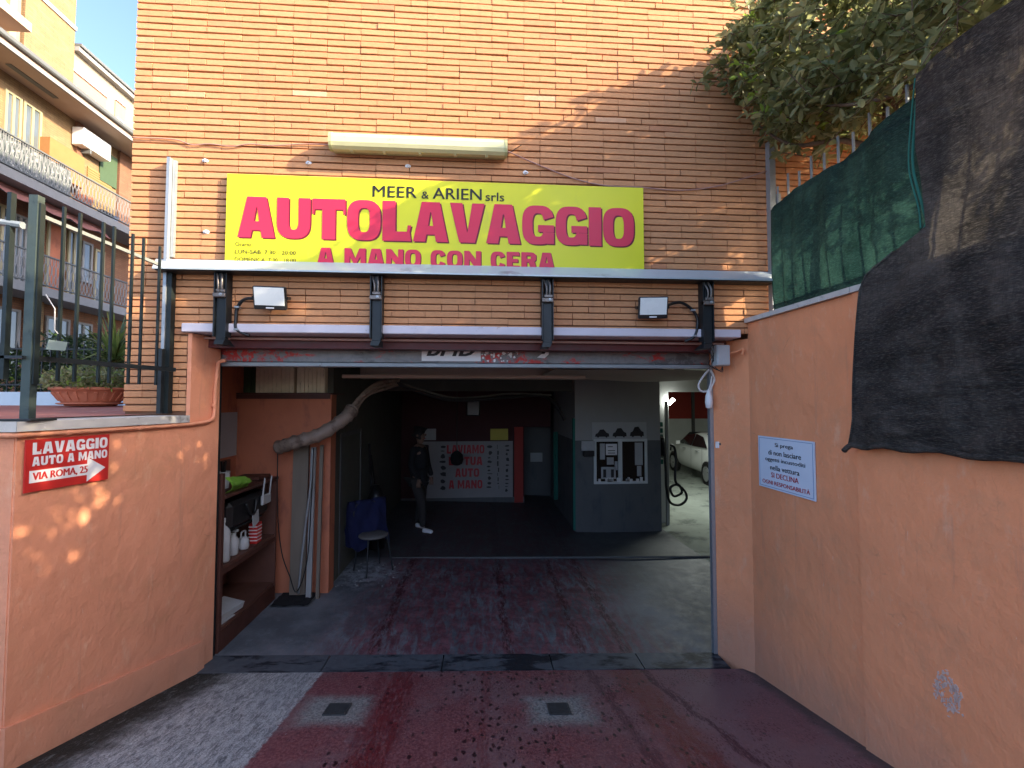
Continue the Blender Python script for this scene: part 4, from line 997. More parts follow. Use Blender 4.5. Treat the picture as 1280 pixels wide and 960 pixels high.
m.build('branch', 'bark', tr, smooth=True)
leaves = []; tw = M()
def spray(c, near):
    d = V((hr.gauss(-.25, 1), hr.gauss(0, 1), hr.gauss(.1, .8))).normalized()
    if near: tw.tube([c - d * .10, c, c + d * .12], .0028, 4)
    for i in range(hr.randint(9, 14)):
        t_ = i / 12; p = c + d * (t_ * .26 - .11)
        ld = (d * .5 + V((hr.gauss(0, 1), hr.gauss(0, 1), hr.gauss(-.15, .8))).normalized()).normalized()
        L_ = hr.uniform(.055, .105); leaves.append((p, ld, L_, L_ * hr.uniform(.38, .52), hr.gauss(.3, .22)))
n_c = 0; tries = 0
while n_c < 4700 and tries < 400000:
    tries += 1
    y = -.1 - 7.3 * hr.random() ** 1.25
    p = V((hr.uniform(1.75, 4.4), y, hr.uniform(3.4, 5.6)))
    if not in_crown(p): continue
    nearb = p.x < 2.75
    if not nearb and hr.random() < .45: continue
    if mn.noise(p * 2.6) < -.36: continue
    n_c += 1; spray(p, inview(p, 60))
# protruding shoots on the left edge
for (a_, b_, y_) in ((912, 78, -.55), (922, 96, -.5), (935, 20, -.5), (948, 34, -.5), (940, 60, -.6), (938, 118, -.55), (950, 140, -.6), (1000, 158, -.5)):
    e_ = PY(a_, b_, y_); s_ = e_ + V((.28, -.05, -.10)); tw.tube(catmull([s_, s_.lerp(e_, .6) + V((0, 0, .02)), e_], 4), .003, 5)
    for i in range(11):
        p = s_.lerp(e_, .35 + .65 * i / 10); ld = ((e_ - s_).normalized() * .6 + V((hr.gauss(0, .6), hr.gauss(0, .6), hr.gauss(.3, .6)))).normalized()
        L_ = hr.uniform(.05, .075); leaves.append((p, ld, L_, L_ * .45, 1.0))
# gaps in the crown through which the sun reaches the left wall in small spots
GAPS = []
for (a_, b_, r_) in ((148, 555, .045), (167, 592, .05), (175, 604, .055), (186, 607, .04), (160, 617, .045), (148, 632, .045), (152, 645, .06), (167, 645, .04), (104, 646, .06), (225, 597, .07), (234, 586, .05), (233, 559, .04), (249, 555, .05), (256, 573, .045), (256, 582, .045), (247, 604, .04), (260, 598, .035), (226, 569, .035), (209, 586, .035), (27, 665, .05), (120, 600, .03)):
    GAPS.append((_hit(a_, b_, V((1, -.18, 0)), -2.335), r_ * .5))
def in_gap(p):
    for g_, r_ in GAPS:
        d = p - g_
        if (d - SUN * d.dot(SUN)).length < r_ + .008: return True
    return False
leaves = [l for l in leaves if not in_gap(l[0] + l[1] * l[2] * .5)]
tw.build('twig', 'bark', tr, 'stuff')
def place_leaf(l):
    p, d, L_, W_, t_ = l
    up = V((hr.gauss(0, .7), hr.gauss(0, .7), 1.0)); s_ = d.cross(up)
    if s_.length < .1: s_ = d.orthogonal()
    s_.normalize(); n_ = s_.cross(d)
    return Matrix((( d.x, s_.x, n_.x, p.x), (d.y, s_.y, n_.y, p.y), (d.z, s_.z, n_.z, p.z), (0, 0, 0, 1)))
CS = [(-i[1], i[0]) for i in enumerate([ (pxsize(l[0], l[2]) ** 2 if inview(l[0], 4) and l[0].x < 2.9 - max(0, l[0].z - 4.3) * .5 else 0) for l in leaves])]
top = set(i for s_, i in sorted(CS)[:300] if s_ < 0)
lprot = []
for i in range(6):
    vs, fs = leaf_geo(hr, 1, hr.uniform(.40, .52)); me = bpy.data.meshes.new('leaf'); me.from_pydata(vs, [], fs); me.materials.append(M_['leaf'])
    a_ = me.attributes.new('tone', 'FLOAT', 'FACE'); tv = (.05, .2, .3, .45, .6, .35)[i]
    for d in a_.data: d.value = tv
    me.update(); lprot.append(me)
fo = M(); fo.tone = []
for i, l in enumerate(leaves):
    mx = place_leaf(l)
    if i in top:
        o = bpy.data.objects.new('leaf', hr.choice(lprot)); col.objects.link(o); o.parent = tr
        o.matrix_basis = Matrix.Translation(-ORG[tr.name]) @ mx @ Matrix.Diagonal((l[2], l[2], l[2], 1))
    else:
        vs, fs = leaf_geo(hr, l[2], l[3]); fo.add([mx @ V(v) for v in vs], fs); fo.tone += [max(0, min(1, l[4]))] * len(fs)
fo.build('foliage', 'leaf', tr, 'stuff')

# ============================================================ GARAGE INTERIOR
H_ = 2.78
struct('ceiling', M().box(-3, 9.2, .43, 13.2, H_, H_ + .1), 'int_ceiling')
struct('ceiling_front', M().box(-2.37, 2.39, .302, .428, 2.76, 2.90), 'int_ceiling')
struct('alcove_wall', M().box(-2.93, -2.83, .302, 2.3, -.3, H_ - .001), 'int_orange')
struct('alcove_wall', M().box(-2.83, -1.76, 1.62, 1.80, -.3, 2.285), 'int_orange')
struct('ledge_wall', M().box(-2.83, -1.86, 2.12, 2.25, 2.0, H_ - .001), 'int_beige')
struct('ledge', M().box(-2.83, -1.765, 1.595, 2.12, 2.287, 2.305), 'wood_dark')
struct('hall_wall_left', M().box(-1.95, -1.80, 1.802, 6.6, -.3, H_ - .001), 'int_olive')
m = M(); m.box(-1.799, -1.79, 2.1, 2.16, 0, 1.75); m.box(-1.799, -1.785, 3.05, 3.09, -.1, 1.8); m.box(-1.799, -1.79, 2.1, 3.05, 1.74, 1.80); struct('wall_trim', m, 'int_dark')
struct('hall_wall_back', M().box(-1.95, 1.00, 6.5, 6.6, -.3, H_ - .001), 'int_maroon')
struct('hall_wall_back', M().box(1.0, 1.62, 6.5, 6.6, 1.62, H_ - .001), 'int_maroon')
m = M(); m.box(.90, 1.74, 7.3, 7.35, -.3, 2.5); m.box(.84, .899, 6.6, 7.35, -.3, 2.5); m.box(1.741, 1.80, 6.6, 7.35, -.3, 2.5); m.box(.84, 1.80, 6.601, 7.35, 2.501, 2.6); m.box(.84, 1.80, 6.4, 7.35, -.35, -.2); struct('back_room', m, 'int_dark')
struct('hall_baseboard', M().box(-1.8, 1.0, 6.47, 6.499, -.3, .02), 'int_dark')
m = M(); m.box(.77, .97, 6.46, 6.498, -.1, 1.62); struct('red_pillar', m, 'int_red')
struct('office_wall', M().box(1.70, 3.28, 4.20, 6.6, 1.50, H_ - .001), 'int_grey')
struct('office_wall_lower', M().box(1.698, 3.282, 4.192, 6.6, -.3, 1.498), 'int_dark')
m = M(); m.box(1.66, 1.70, 4.19, 4.26, -.1, 1.9); struct('office_corner', m, 'teal')
struct('wash_room_wall', M().box(3.284, 3.68, 4.75, 4.9, -.3, H_ - .001), 'int_white')
struct('wash_room_wall', M().box(3.681, 9.2, 4.75, 4.9, 2.40, H_ - .001), 'int_white')
struct('wash_room_wall', M().box(3.284, 3.40, 4.902, 13.2, -.3, H_ - .001), 'int_white')
m = M(); m.box(3.402, 9.2, 12.9, 13.1, -.3, 1.55); struct('wash_room_wall', m, 'int_white')
m = M(); m.box(3.402, 9.2, 12.88, 13.1, 1.551, H_ - .001); struct('wash_room_wall', m, 'int_red')
m = M(); m.box(8.1, 8.2, 12.80, 12.878, -.1, 2.7); struct('wash_room_column', m, 'int_dark')
struct('side_wall', M().box(9.2, 9.3, .302, 13.2, -.3, H_ - .001), 'int_white')
# ceiling beams
def tub(name, mt, lab, cat, pts, r, n=8):
    m = M(); m.tube(catmull(pts, 6), r, n); return m.build(name, mt, None, smooth=True, label=lab, cat=cat)
m = M(); m.box(-1.8, 3.2, 3.0, 3.25, 2.55, H_ - .001); struct('ceiling_beam', m, 'int_beige')
m = M(); m.box(-1.6, 1.25, 1.48, 1.53, 2.475, 2.515, .004); m.build('ceiling_conduit', 'int_beige', None, label='pale conduit crossing under the ceiling just inside the doorway', cat='conduit')
m = M(); m.box(-1.7, 1.7, 4.4, 4.62, 2.40, H_ - .001); struct('ceiling_beam', m, 'int_olive')
m = M(); m.grid(lambda u, v: (lerp(.9, 3.9, u), lerp(1.6, 3.0, v), 2.60 - .10 * math.sin(u * 3.14) * math.sin(v * 3.1) + .03 * mn.noise(V((u * 4, v * 4, 1)))), 16, 10)
m.build('ceiling_sheet', 'int_beige', None, 'open', label='sagging dusty beige sheet under the ceiling on the right', cat='sheet', smooth=True)
# channel across the floor
m = M(); m.box(-1.3, 4.4, 2.80, 2.84, -.16, -.135); m.v = [(x, y, fz(min(x, 2.2)) + (.006 if z > -.15 else -.02)) for x, y, z in m.v]
m.build('floor_channel', 'int_dark', None, label='thin pale drain channel crossing the dark garage floor', cat='drain channel')

# polystyrene boards on the ledge
for (pa, pb, lab) in ((320, 367, 'left one of two cream foam blocks on the ledge'), (371, 406, 'right one of two cream foam blocks on the ledge, the narrower one')):
    a = PY(pa, 458, 1.70); b = PY(pb, 497, 1.70)
    t = thing('foam_block', lab, 'foam block', ((a.x + b.x) / 2, 1.8, 2.307), 'foam blocks on the ledge')
    n_ = 9 if pa == 320 else 7
    for k in range(n_):
        xa = lerp(a.x, b.x, k / n_); xb = lerp(a.x, b.x, (k + 1) / n_) - .003; d_ = random.uniform(-.008, .008)
        m = M(); m.box(xa, xb, 1.70 + d_, 2.05, 2.308, 2.62 + random.uniform(-.004, .004), .004); m.build('board', 'foam', t)
a = PY(294, 457, 1.75); b = PY(312, 497, 1.75)
m = M(); m.box(a.x, b.x, 1.75, 2.0, 2.308, 2.72, .006); m.box(b.x + .004, b.x + .05, 1.78, 2.0, 2.308, 2.70, .004); m.build('folder_stack', 'shut_green', None, label='dark green board standing on the ledge left of the foam blocks', cat='board')
# ledge trim
m = M(); m.box(-2.83, -1.77, 1.60, 1.618, 2.235, 2.286); struct('ledge_trim', m, 'wood_dark')

# old planks and pipes leaning at the alcove wall
a = PY(361, 560, 1.6)
def leanbar(xa, xb, y, z0_, z1_, w_, mt, lab, nm='plank', cat='plank'):
    m = M(); m.hexa([(xa - w_, y, z0_), (xa + w_, y, z0_), (xa + w_, y + .03, z0_), (xa - w_, y + .03, z0_)], [(xb - w_, y + .05, z1_), (xb + w_, y + .05, z1_), (xb + w_, y + .08, z1_), (xb - w_, y + .08, z1_)])
    m.build(nm, mt, None, label=lab, cat=cat)
x1 = PY(378, 700, 1.5).x
leanbar(PY(371, 740, 1.5).x, PY(374, 565, 1.5).x, 1.50, -.03, 1.70, .085, 'wood_old', 'broad old grey plank leaning on the orange alcove wall')
leanbar(PY(386, 740, 1.46).x, PY(392, 565, 1.5).x, 1.44, -.03, 1.68, .028, 'int_grey', 'narrow pale board leaning right of the broad old plank')
leanbar(PY(396, 740, 1.46).x, PY(401, 565, 1.5).x, 1.47, -.03, 1.70, .018, 'wood_old', 'thin brown batten leaning beside the orange pier')
m = M(); m.tube(catmull([PY(a_, b_, 1.42) for a_, b_ in ((373, 742), (377, 700), (384, 640), (389, 600), (391, 560))], 5), .012, 7); m.build('pipe', 'galv', None, smooth=True, label='slim pale pipe leaning across the planks', cat='pipe')
m = M(); m.tube(catmull([PY(a_, b_, 1.38) for a_, b_ in ((347, 560), (347, 640), (352, 690), (362, 720), (371, 740), (384, 700), (389, 630), (392, 560))], 5), .006, 5); m.build('cable', 'cable_black', None, smooth=True, label='thin black cable hanging in a loop beside the wooden cabinet', cat='cable')
# wall paper sheet
a = PX(274, 516, -2.829); b = PX(300, 574, -2.829)
m = M(); m.box(-2.829, -2.822, a.y, b.y, b.z + .06, a.z); m.build('paper_sheet', 'paper', None, label='white sheet of paper pinned to the orange wall above the cabinet', cat='paper')

# wooden cabinet (open shelves facing the ramp)
cb = thing('wooden_cabinet', 'dark brown open shelf cabinet standing along the left side just inside the door', 'cabinet', (-2.5, .95, 0))
XC = -2.285; ya, yb = .375, 1.46; zb = 0.0; zt = 1.36
m = M(); m.box(-2.80, XC, ya, ya + .05, zb, zt + .2, .004); m.build('side_panel', 'wood_dark', cb)
m = M(); m.box(-2.80, XC, yb - .03, yb, zb, zt, .004); m.build('side_panel', 'wood_in', cb)
m = M(); m.box(-2.82, -2.80, ya, yb, zb, zt + .2); m.build('back_panel', 'wood_in', cb)
m = M(); m.box(-2.80, XC - .01, ya + .051, yb - .031, .17, .20); m.build('shelf', 'wood_in', cb)
m = M(); m.box(-2.80, XC - .01, ya + .051, yb - .031, .70, .73); m.build('shelf', 'wood_in', cb)
m = M(); m.box(-2.80, XC + .01, ya + .051, yb + .01, zt - .03, zt, .004); m.build('top', 'wood_dark', cb)
m = M(); m.box(XC - .03, XC - .002, ya + .051, yb - .031, zb - .02, .169); m.build('plinth', 'wood_dark', cb)
m = M(); m.box(XC - .025, XC, ya + .051, yb - .031, .66, .699); m.build('shelf_edge', 'wood_dark', cb)
# things in it
def bottle(x, y, z, r, h, mt, lab, cap=None):
    t = thing('bottle', lab, 'bottle', (x, y, z)); m = M(); m.lathe((x, y, z), [(r * .9, 0), (r, h * .04), (r, h * .62), (r * .85, h * .72), (r * .35, h * .84), (r * .33, h * .9)], 12); m.build('body', mt, t, smooth=True)
    m = M(); m.lathe((x, y, z + h * .9), [(r * .42, 0), (r * .42, h * .1)], 10); m.build('cap', cap or 'dim_white', t)
def spraygun(x, y, z, lab, mt, r=.05, h=.24):
    t = thing('spray_bottle', lab, 'spray bottle', (x, y, z)); m = M(); m.lathe((x, y, z), [(r * .9, 0), (r, .01), (r, h * .6), (r * .4, h * .8), (r * .35, h * .85)], 12); m.build('body', mt, t, smooth=True)
    m = M(); m.box(x - .012, x + .05, y - .012, y + .012, z + h * .9, z + h, .004); m.box(x + .02, x + .028, y - .004, y + .004, z + h * .72, z + h * .9); m.build('trigger_head', 'dim_white', t)
bottle(-2.36, .56, .732, .055, .40, 'dim_white', 'tall pale plastic bottle on the middle shelf next to the door post')
spraygun(-2.38, .75, .732, 'white spray bottle on the middle shelf', 'dim_white')
t = thing('jug', 'small white jug with a handle on the middle shelf', 'jug', (-2.37, .92, .732))
m = M(); m.lathe((-2.37, .92, .732), [(.05, 0), (.058, .02), (.055, .08), (.03, .12)], 10); m.build('body', 'dim_white', t, smooth=True)
m = M(); m.tube(catmull([(-2.37, .88, .84), (-2.37, .885, .90), (-2.37, .955, .90), (-2.37, .96, .84)], 4), .008, 6); m.build('handle', 'dim_white', t, smooth=True)
t = thing('carton', 'red carton with white stripes standing on the middle shelf', 'carton', (-2.35, 1.12, .732))
m = M(); m.box(-2.39, -2.31, 1.07, 1.17, .732, .94, .003); m.build('body', 'sign_red', t)
for k in range(5):
    m = M(); m.box(-2.395, -2.3085, 1.067, 1.172, .76 + k * .035, .77 + k * .035); m.build('stripe', 'sign_white', t)
t = thing('equipment_case', 'black equipment case wrapped in dark plastic under the cabinet top', 'case', (-2.45, .9, 1.0))
m = M(); m.box(-2.68, -2.30, .55, 1.30, 1.0, 1.26, .04); m.build('body', 'black_plastic', t)
m = M(); m.box(-2.66, -2.32, .60, 1.20, .735 + .25, 1.0, .03); m.build('lower_body', 'cloth_black', t)
m = M(); m.tube(catmull([(-2.29, .8, 1.2), (-2.27, .85, 1.1), (-2.28, .95, 1.08), (-2.29, 1.0, 1.2)], 5), .012, 6); m.build('handle', 'cable_black', t, smooth=True)
t = thing('router', 'white wireless router with two antennas hanging by the black case', 'router', (-2.28, 1.15, 1.08))
m = M(); m.box(-2.29, -2.26, 1.08, 1.26, 1.12, 1.22, .01); m.build('body', 'dim_white', t)
for y in (1.09, 1.24):
    m = M(); m.bar((-2.27, y, 1.2), (-2.26, y + .02, 1.40), .012); m.build('antenna', 'dim_white', t)
m = M(); m.hexa([(-2.285, .93, .93), (-2.282, 1.04, .97), (-2.276, 1.04, .97), (-2.279, .93, .93)], [(-2.285, .91, 1.06), (-2.282, 1.02, 1.10), (-2.276, 1.02, 1.10), (-2.279, .91, 1.06)]); m.build('paper_card', 'paper', None, label='small white printed card hanging below the black case', cat='card')
m = M(); m.grid(lambda u, v: (-2.33 + .06 * math.sin(v * 3.1) + .04 * mn.noise(V((u * 5, v * 5, 0))), lerp(.50, .84, u), 1.362 + v * .15 * (1 - .3 * u) + .015 * mn.noise(V((u * 6, v * 6, 5)))), 12, 8)
m.build('plastic_bag', 'green_bag', None, 'open', smooth=True, label='crumpled bright green plastic bag on the cabinet top', cat='bag')
t = thing('cup', 'white cup with dark brushes standing on the cabinet top', 'cup', (-2.5, .7, 1.362))
m = M(); m.lathe((-2.5, .78, 1.362), [(.05, 0), (.06, .16), (.052, .16), (.045, .02)], 12); m.build('body', 'dim_white', t)
for dx, dy in ((0, .02), (.02, -.01), (-.02, 0)):
    m = M(); m.bar((-2.5, .78, 1.40), (-2.5 + dx, .78 + dy * 2, 1.62), .014); m.build('brush', 'black_plastic', t)
m = M(); m.box(-2.62, -2.34, 1.15, 1.42, 1.362, 1.40, .01); m.build('tray', 'wood_dark', None, label='flat brown tray at the far end of the cabinet top', cat='tray')
m = M(); m.hexa([(-2.34, .48, .21), (-2.30, .80, .21), (-2.50, .86, .22), (-2.5, .5, .22)], [(-2.33, .48, .27), (-2.29, .82, .26), (-2.52, .88, .29), (-2.5, .48, .29)]); m.build('tub', 'dim_white', None, label='white shallow tub on the lowest cabinet shelf', cat='tub')
m = M(); m.hexa([(-2.32, .44, .202), (-2.295, .66, .202), (-2.40, .70, .202), (-2.42, .46, .202)], [(-2.32, .44, .208), (-2.295, .66, .208), (-2.40, .70, .208), (-2.42, .46, .208)]); m.build('papers', 'paper', None, label='loose greyish papers at the front edge of the lowest cabinet shelf', cat='papers')
m = M(); m.lathe((-2.34, .47, .21), [(.02, 0), (.025, .05), (.01, .07)], 8); m.v = [(x, y, z + .30) for x, y, z in m.v]; m.box(-2.38, -2.30, .425, .44, .50, .512); m.build('hook_cap', 'dim_white', None, label='small white cap on the inside of the cabinet side panel', cat='cap')

# wrapped insulated pipe
t = thing('insulated_pipe', 'thick pipe wrapped in grey brown tape rising from the orange wall to the ceiling', 'pipe', PY(400, 540, 1.3))
P = [PY(349, 559, 1.40), PY(372, 552, 1.30), PY(402, 542, 1.30), (PY(432, 522, 1.40)), PY(440, 512, 1.5)]
cp = catmull(P, 9); m = M(); m.tube(cp, [.070 + .010 * mn.noise(V((i * .45, 0, 0))) + (.012 if i % 4 == 0 else 0) for i in range(len(cp))], 12); m.build('wrapped_pipe', 'wrap', t, smooth=True)
P = [PY(437, 516, 1.5), PY(446, 504, 1.6), PY(460, 491, 1.7), PY(476, 482, 1.9), PY(496, 478, 2.2)]
for k, (dy, dz, r_) in enumerate(((0, .03, .030), (.05, -.03, .026), (-.03, .0, .022))):
    cp = catmull([V(p) + V((.02 * math.sin(i * 2 + k), dy, dz * (1 + .4 * math.sin(i * 2.3 + k)))) for i, p in enumerate(P)], 6)
    m = M(); m.tube(cp, [r_ * (1 + .25 * mn.noise(V((i * .6, k, 0)))) for i in range(len(cp))], 8); m.build('tube', 'wrap', t, smooth=True)
tub('hose', 'cable_black', 'dark hose sagging below the ceiling from the wrapped pipe', 'hose', [PY(494, 478, 2.2), PY(520, 488, 2.4), PY(560, 499, 2.6), PY(600, 499, 2.8), PY(640, 496, 3), PY(676, 494, 3.2), PY(694, 505, 3.3), PY(706, 525, 3.35)], .028)
tub('hose', 'int_olive', 'thin pale pipe running just above the dark sagging hose', 'hose', [PY(494, 477, 2.22), PY(530, 488, 2.42), PY(565, 497, 2.62), PY(600, 496, 2.82), PY(640, 492, 3.02), PY(690, 494, 3.2)], .014)

# ------------------------------------------------------------ back wall items
YB = 6.495
def flatbox(pa, pb, y, th, mt, nm, par=None, **k):
    a = PY(*pa, y); b = PY(*pb, y); m = M(); m.box(a.x, b.x, y - th, y, b.z, a.z); return m.build(nm, mt, par, **k)
bnr = thing('wall_banner', 'white banner with large dark red words on the back wall of the garage', 'banner', PY(582, 622, YB))
flatbox((524, 552), (641, 622), YB, .01, 'banner_white', 'panel', bnr)
fb = lambda u, v: (u, YB - .0125, v)
m = M()
for i, s in enumerate(('LAVIAMO', 'LA TUA', 'AUTO', 'A MANO')):
    wd = (47, 42, 30, 42)[i]; cx = 582 + (0, 0, 2, 0)[i]
    a = PY(cx - wd / 2, 556 + i * 14.6 + 11, YB); b = PY(cx + wd / 2, 556 + i * 14.6, YB); blocks(m, s, fb, a.x, b.x, a.z, b.z, .12)
m.build('lettering', 'red_ink', bnr, 'open')
m = M()
for (u0, u1) in ((527, 530), (548, 560), (607, 617), (622, 624), (630, 638)):
    v = 556
    while v < 612:
        h_ = random.uniform(1.5, 7); a = PY(u0 + random.uniform(0, 2), v + h_, YB); b = PY(u1 - random.uniform(0, 3), v, YB)
        if u1 - u0 > 6: 
            n_ = 7; cx_, cz_ = (a.x + b.x) / 2, (a.z + b.z) / 2
            m.prism([(cx_ + (b.x - a.x) / 2 * math.cos(k * .9) * random.uniform(.5, 1), cz_ + (b.z - a.z) / 2 * math.sin(k * .9) * random.uniform(.6, 1)) for k in range(n_)], lambda p, q: (p, YB - .0125, q), lambda p, q: (p, YB - .0105, q))
        else: m.box(a.x, b.x, YB - .0125, YB - .0105, a.z, b.z)
        v += h_ + random.uniform(1.2, 2.5)
m.build('small_print', 'ink', bnr, 'stuff')
flatbox((523, 536), (545, 550), YB, .008, 'paper', 'paper_notice', label='pale notice above the left end of the banner', cat='notice')
flatbox((613, 536), (635, 550), YB, .008, 'paper_yellow', 'paper_notice', label='yellow notice above the right end of the banner', cat='notice')
# dark lamp hanging in front of banner
t = thing('hanging_bag', 'black round bag hanging on a cord in front of the banner', 'bag', PY(571, 585, 5.5))
c = PY(571, 573, 5.5); m = M(); m.lathe(c - V((0, 0, .14)), [(.05, 0), (.11, .03), (.135, .12), (.12, .22), (.06, .28), (.02, .30)], 12); m.build('body', 'cloth_black', t, smooth=True)
m = M(); m.tube([c + V((0, 0, .15)), c + V((0, 0, H_ - c.z))], .008, 6); m.build('cord', 'cable_black', t)
# doorway: teal curtain, door leaf with sheet
t = thing('teal_curtain', 'teal green plastic curtain at the right side of the back doorway', 'curtain', (1.65, 6.0, 0))
a = PY(692, 540, 6); b = PY(705, 622, 6)
for k in range(4):
    xa = lerp(a.x, b.x, k / 4); xb = lerp(a.x, b.x, (k + 1) / 4)
    m = M(); m.hexa([(xa, 6 + .02 * (k % 2), .05), (xb, 6 + .02 * ((k + 1) % 2), .05), (xb, 6.02, .05), (xa, 6.02, .05)], [(xa, 6 + .02 * (k % 2), a.z), (xb, 6 + .02 * ((k + 1) % 2), a.z), (xb, 6.03, a.z), (xa, 6.03, a.z)]); m.build('strip', 'teal', t)
flatbox((663, 566), (678, 577), 7.25, .01, 'paper', 'paper_notice', label='small white sheet inside the dark back doorway', cat='notice')
# dark ceiling equipment
m = M(); a = PY(583, 500, 4); b = PY(600, 520, 4); m.box(a.x, b.x, 4, 4.3, b.z, a.z, .02); m.build('speaker_box', 'black_plastic', None, label='black box hanging from the ceiling in the middle of the garage', cat='speaker')
# ------------------------------------------------------------ office window + poster
ow = thing('office_window', 'white framed office window full of papers in the grey pillar', 'window', PY(775, 600, 4.19))
a = PY(745, 552, 4.185); b = PY(806, 601, 4.185)
m = M(); m.box(a.x, b.x, 4.186, 4.191, b.z, a.z); m.build('pane', 'glass_dark', ow)
m = M(); f_ = .045
m.box(a.x - f_, a.x, 4.16, 4.191, b.z - f_, a.z + f_); m.box(b.x, b.x + f_, 4.16, 4.191, b.z - f_, a.z + f_); m.box(a.x, b.x, 4.16, 4.191, a.z, a.z + f_); m.box(a.x, b.x, 4.16, 4.191, b.z - f_, b.z)
cx = lerp(a.x, b.x, .49); m.box(cx - .035, cx + .035, 4.158, 4.19, b.z, a.z); m.build('frame', 'int_white', ow)
def wsheet(u0, u1, v0, v1, mt='paper', nm='paper_sheet'):
    m = M(); m.box(lerp(a.x, b.x, u0), lerp(a.x, b.x, u1), 4.178, 4.184, lerp(b.z, a.z, v0), lerp(b.z, a.z, v1)); return m.build(nm, mt, ow)
wsheet(.08, .18, .55, .95); wsheet(.2, .43, .66, .94, 'sign_white'); wsheet(.22, .36, .42, .60); wsheet(.10, .40, .06, .36, 'paper'); wsheet(.80, .96, .40, .97); wsheet(.84, .93, .12, .38); wsheet(.38, .44, .28, .5)
m = M()
for k in range(14):
    u = lerp(a.x, b.x, random.uniform(.03, .95)); s_ = random.uniform(.015, .035); m.box(u - s_, u + s_, 4.150, 4.182, b.z - f_ * .2, b.z + random.uniform(.03, .08), .005)
m.build('clutter', 'sign_white', ow, 'stuff')
m = M()
for (u0, u1, v0, v1) in ((.24, .39, .70, .72), (.24, .39, .76, .78), (.24, .34, .86, .88), (.14, .2, .1, .3), (.3, .36, .1, .3)):
    m.box(lerp(a.x, b.x, u0), lerp(a.x, b.x, u1), 4.175, 4.1775, lerp(b.z, a.z, v0), lerp(b.z, a.z, v1))
m.build('print', 'ink', ow)
po = thing('car_poster', 'pale poster strip with three dark cars above the office window', 'poster', PY(774, 550, 4.19))
a = PY(740, 528, 4.19); b = PY(808, 550, 4.19)
m = M(); m.box(a.x, b.x, 4.18, 4.191, b.z, a.z); m.build('panel', 'paper', po)
for k in range(3):
    u0 = lerp(a.x, b.x, .05 + k * .32); wd = (b.x - a.x) * .26; hh = (a.z - b.z)
    sh = [(0, .12), (.05, .3), (.2, .36), (.35, .58), (.62, .6), (.82, .38), (.98, .32), (1, .12), (.88, .12), (.82, .04), (.72, .12), (.3, .12), (.22, .04), (.12, .12)]
    m = M(); m.prism([(u0 + p * wd, b.z + (.10 + q * (.85 + .12 * k)) * hh) for p, q in sh], lambda p, q: (p, 4.1775, q), lambda p, q: (p, 4.1798, q)); m.build('car_picture', 'ink', po)
m = M(); a = PY(726, 551, 4.17); b = PY(743, 563, 4.17)
m.grid(lambda u, v: (lerp(a.x, b.x, u), 4.12 + .03 * mn.noise(V((u * 4, v * 4, 0))), lerp(b.z, a.z, v)), 8, 6); m.build('cloth_rag', 'paper', None, 'open', smooth=True, label='white rag hanging on the pillar left of the office window', cat='rag')
m = M(); a = PY(728, 563, 4.17); b = PY(742, 570, 4.17); m.box(a.x, b.x, 4.10, 4.19, b.z, a.z, .01); m.build('hand_brush', 'black_plastic', None, label='dark brush hanging under the white rag', cat='brush')
# ------------------------------------------------------------ wash room pole, hose, lit tube
t = thing('lit_tube_light', 'short bright tube lamp at the head of the pole by the wash room', 'lamp', PY(838, 502, 4.65))
a = PY(836, 505, 4.65); b = PY(842, 499, 4.65)
m = M(); m.tube([a, b], .035, 10); m.build('tube', 'lamp_on', t)
ll = bpy.data.lights.new('added_lamp', 'AREA'); ll.energy = 22; ll.size = 1.2; ll.color = (.93, 1, .93); lo_ = bpy.data.objects.new('added_lamp', ll); col.objects.link(lo_)  # lamp added out of view for the bright wash room
lo_.location = (5.2, 6.2, 2.7); lo_.rotation_euler = (0, 0, 0)
a = PY(833, 505, 4.6); m = M(); m.box(a.x - .035, a.x + .02, 4.57, 4.62, -.146, a.z + .05, .004); m.build('pole', 'int_grey', None, label='pale upright pole in front of the wash room opening', cat='pole')
a = PY(826, 520, 4.65); m = M()
for k in range(7): m.box(a.x - .08, a.x + .03, 4.62, 4.66, 1.0 + k * .12, 1.09 + k * .12, .008)
m.build('folded_sheets', 'teal', None, label='stack of small teal sheets hanging left of the pole', cat='sheets')
t = thing('wash_hose', 'black hose hanging in loops beside the pole at the wash room opening', 'hose', PY(845, 630, 4.4))
m = M(); m.tube(catmull([PY(a_, b_, 4.4) for a_, b_ in ((829, 550), (832, 585), (833, 610), (838, 628), (850, 631), (858, 624), (856, 614), (846, 606), (838, 610), (842, 620), (852, 616), (850, 608), (844, 600), (845, 575), (843, 560), (838, 556))], 6), .024, 7); m.build('hose', 'cable_black', t, smooth=True)
m = M(); a = PY(829, 552, 4.4); m.box(a.x - .08, a.x + .05, 4.42, 4.56, a.z - .30, a.z + .10, .03); m.build('reel_box', 'black_plastic', t)
t = thing('added_ceiling_lamp', 'white ceiling lamp added out of view to light the wash room', 'lamp', (5.2, 6.2, 2.72))
m = M(); m.box(4.6, 5.8, 6.12, 6.28, 2.715, 2.775, .01); m.build('housing', 'white_plastic', t)

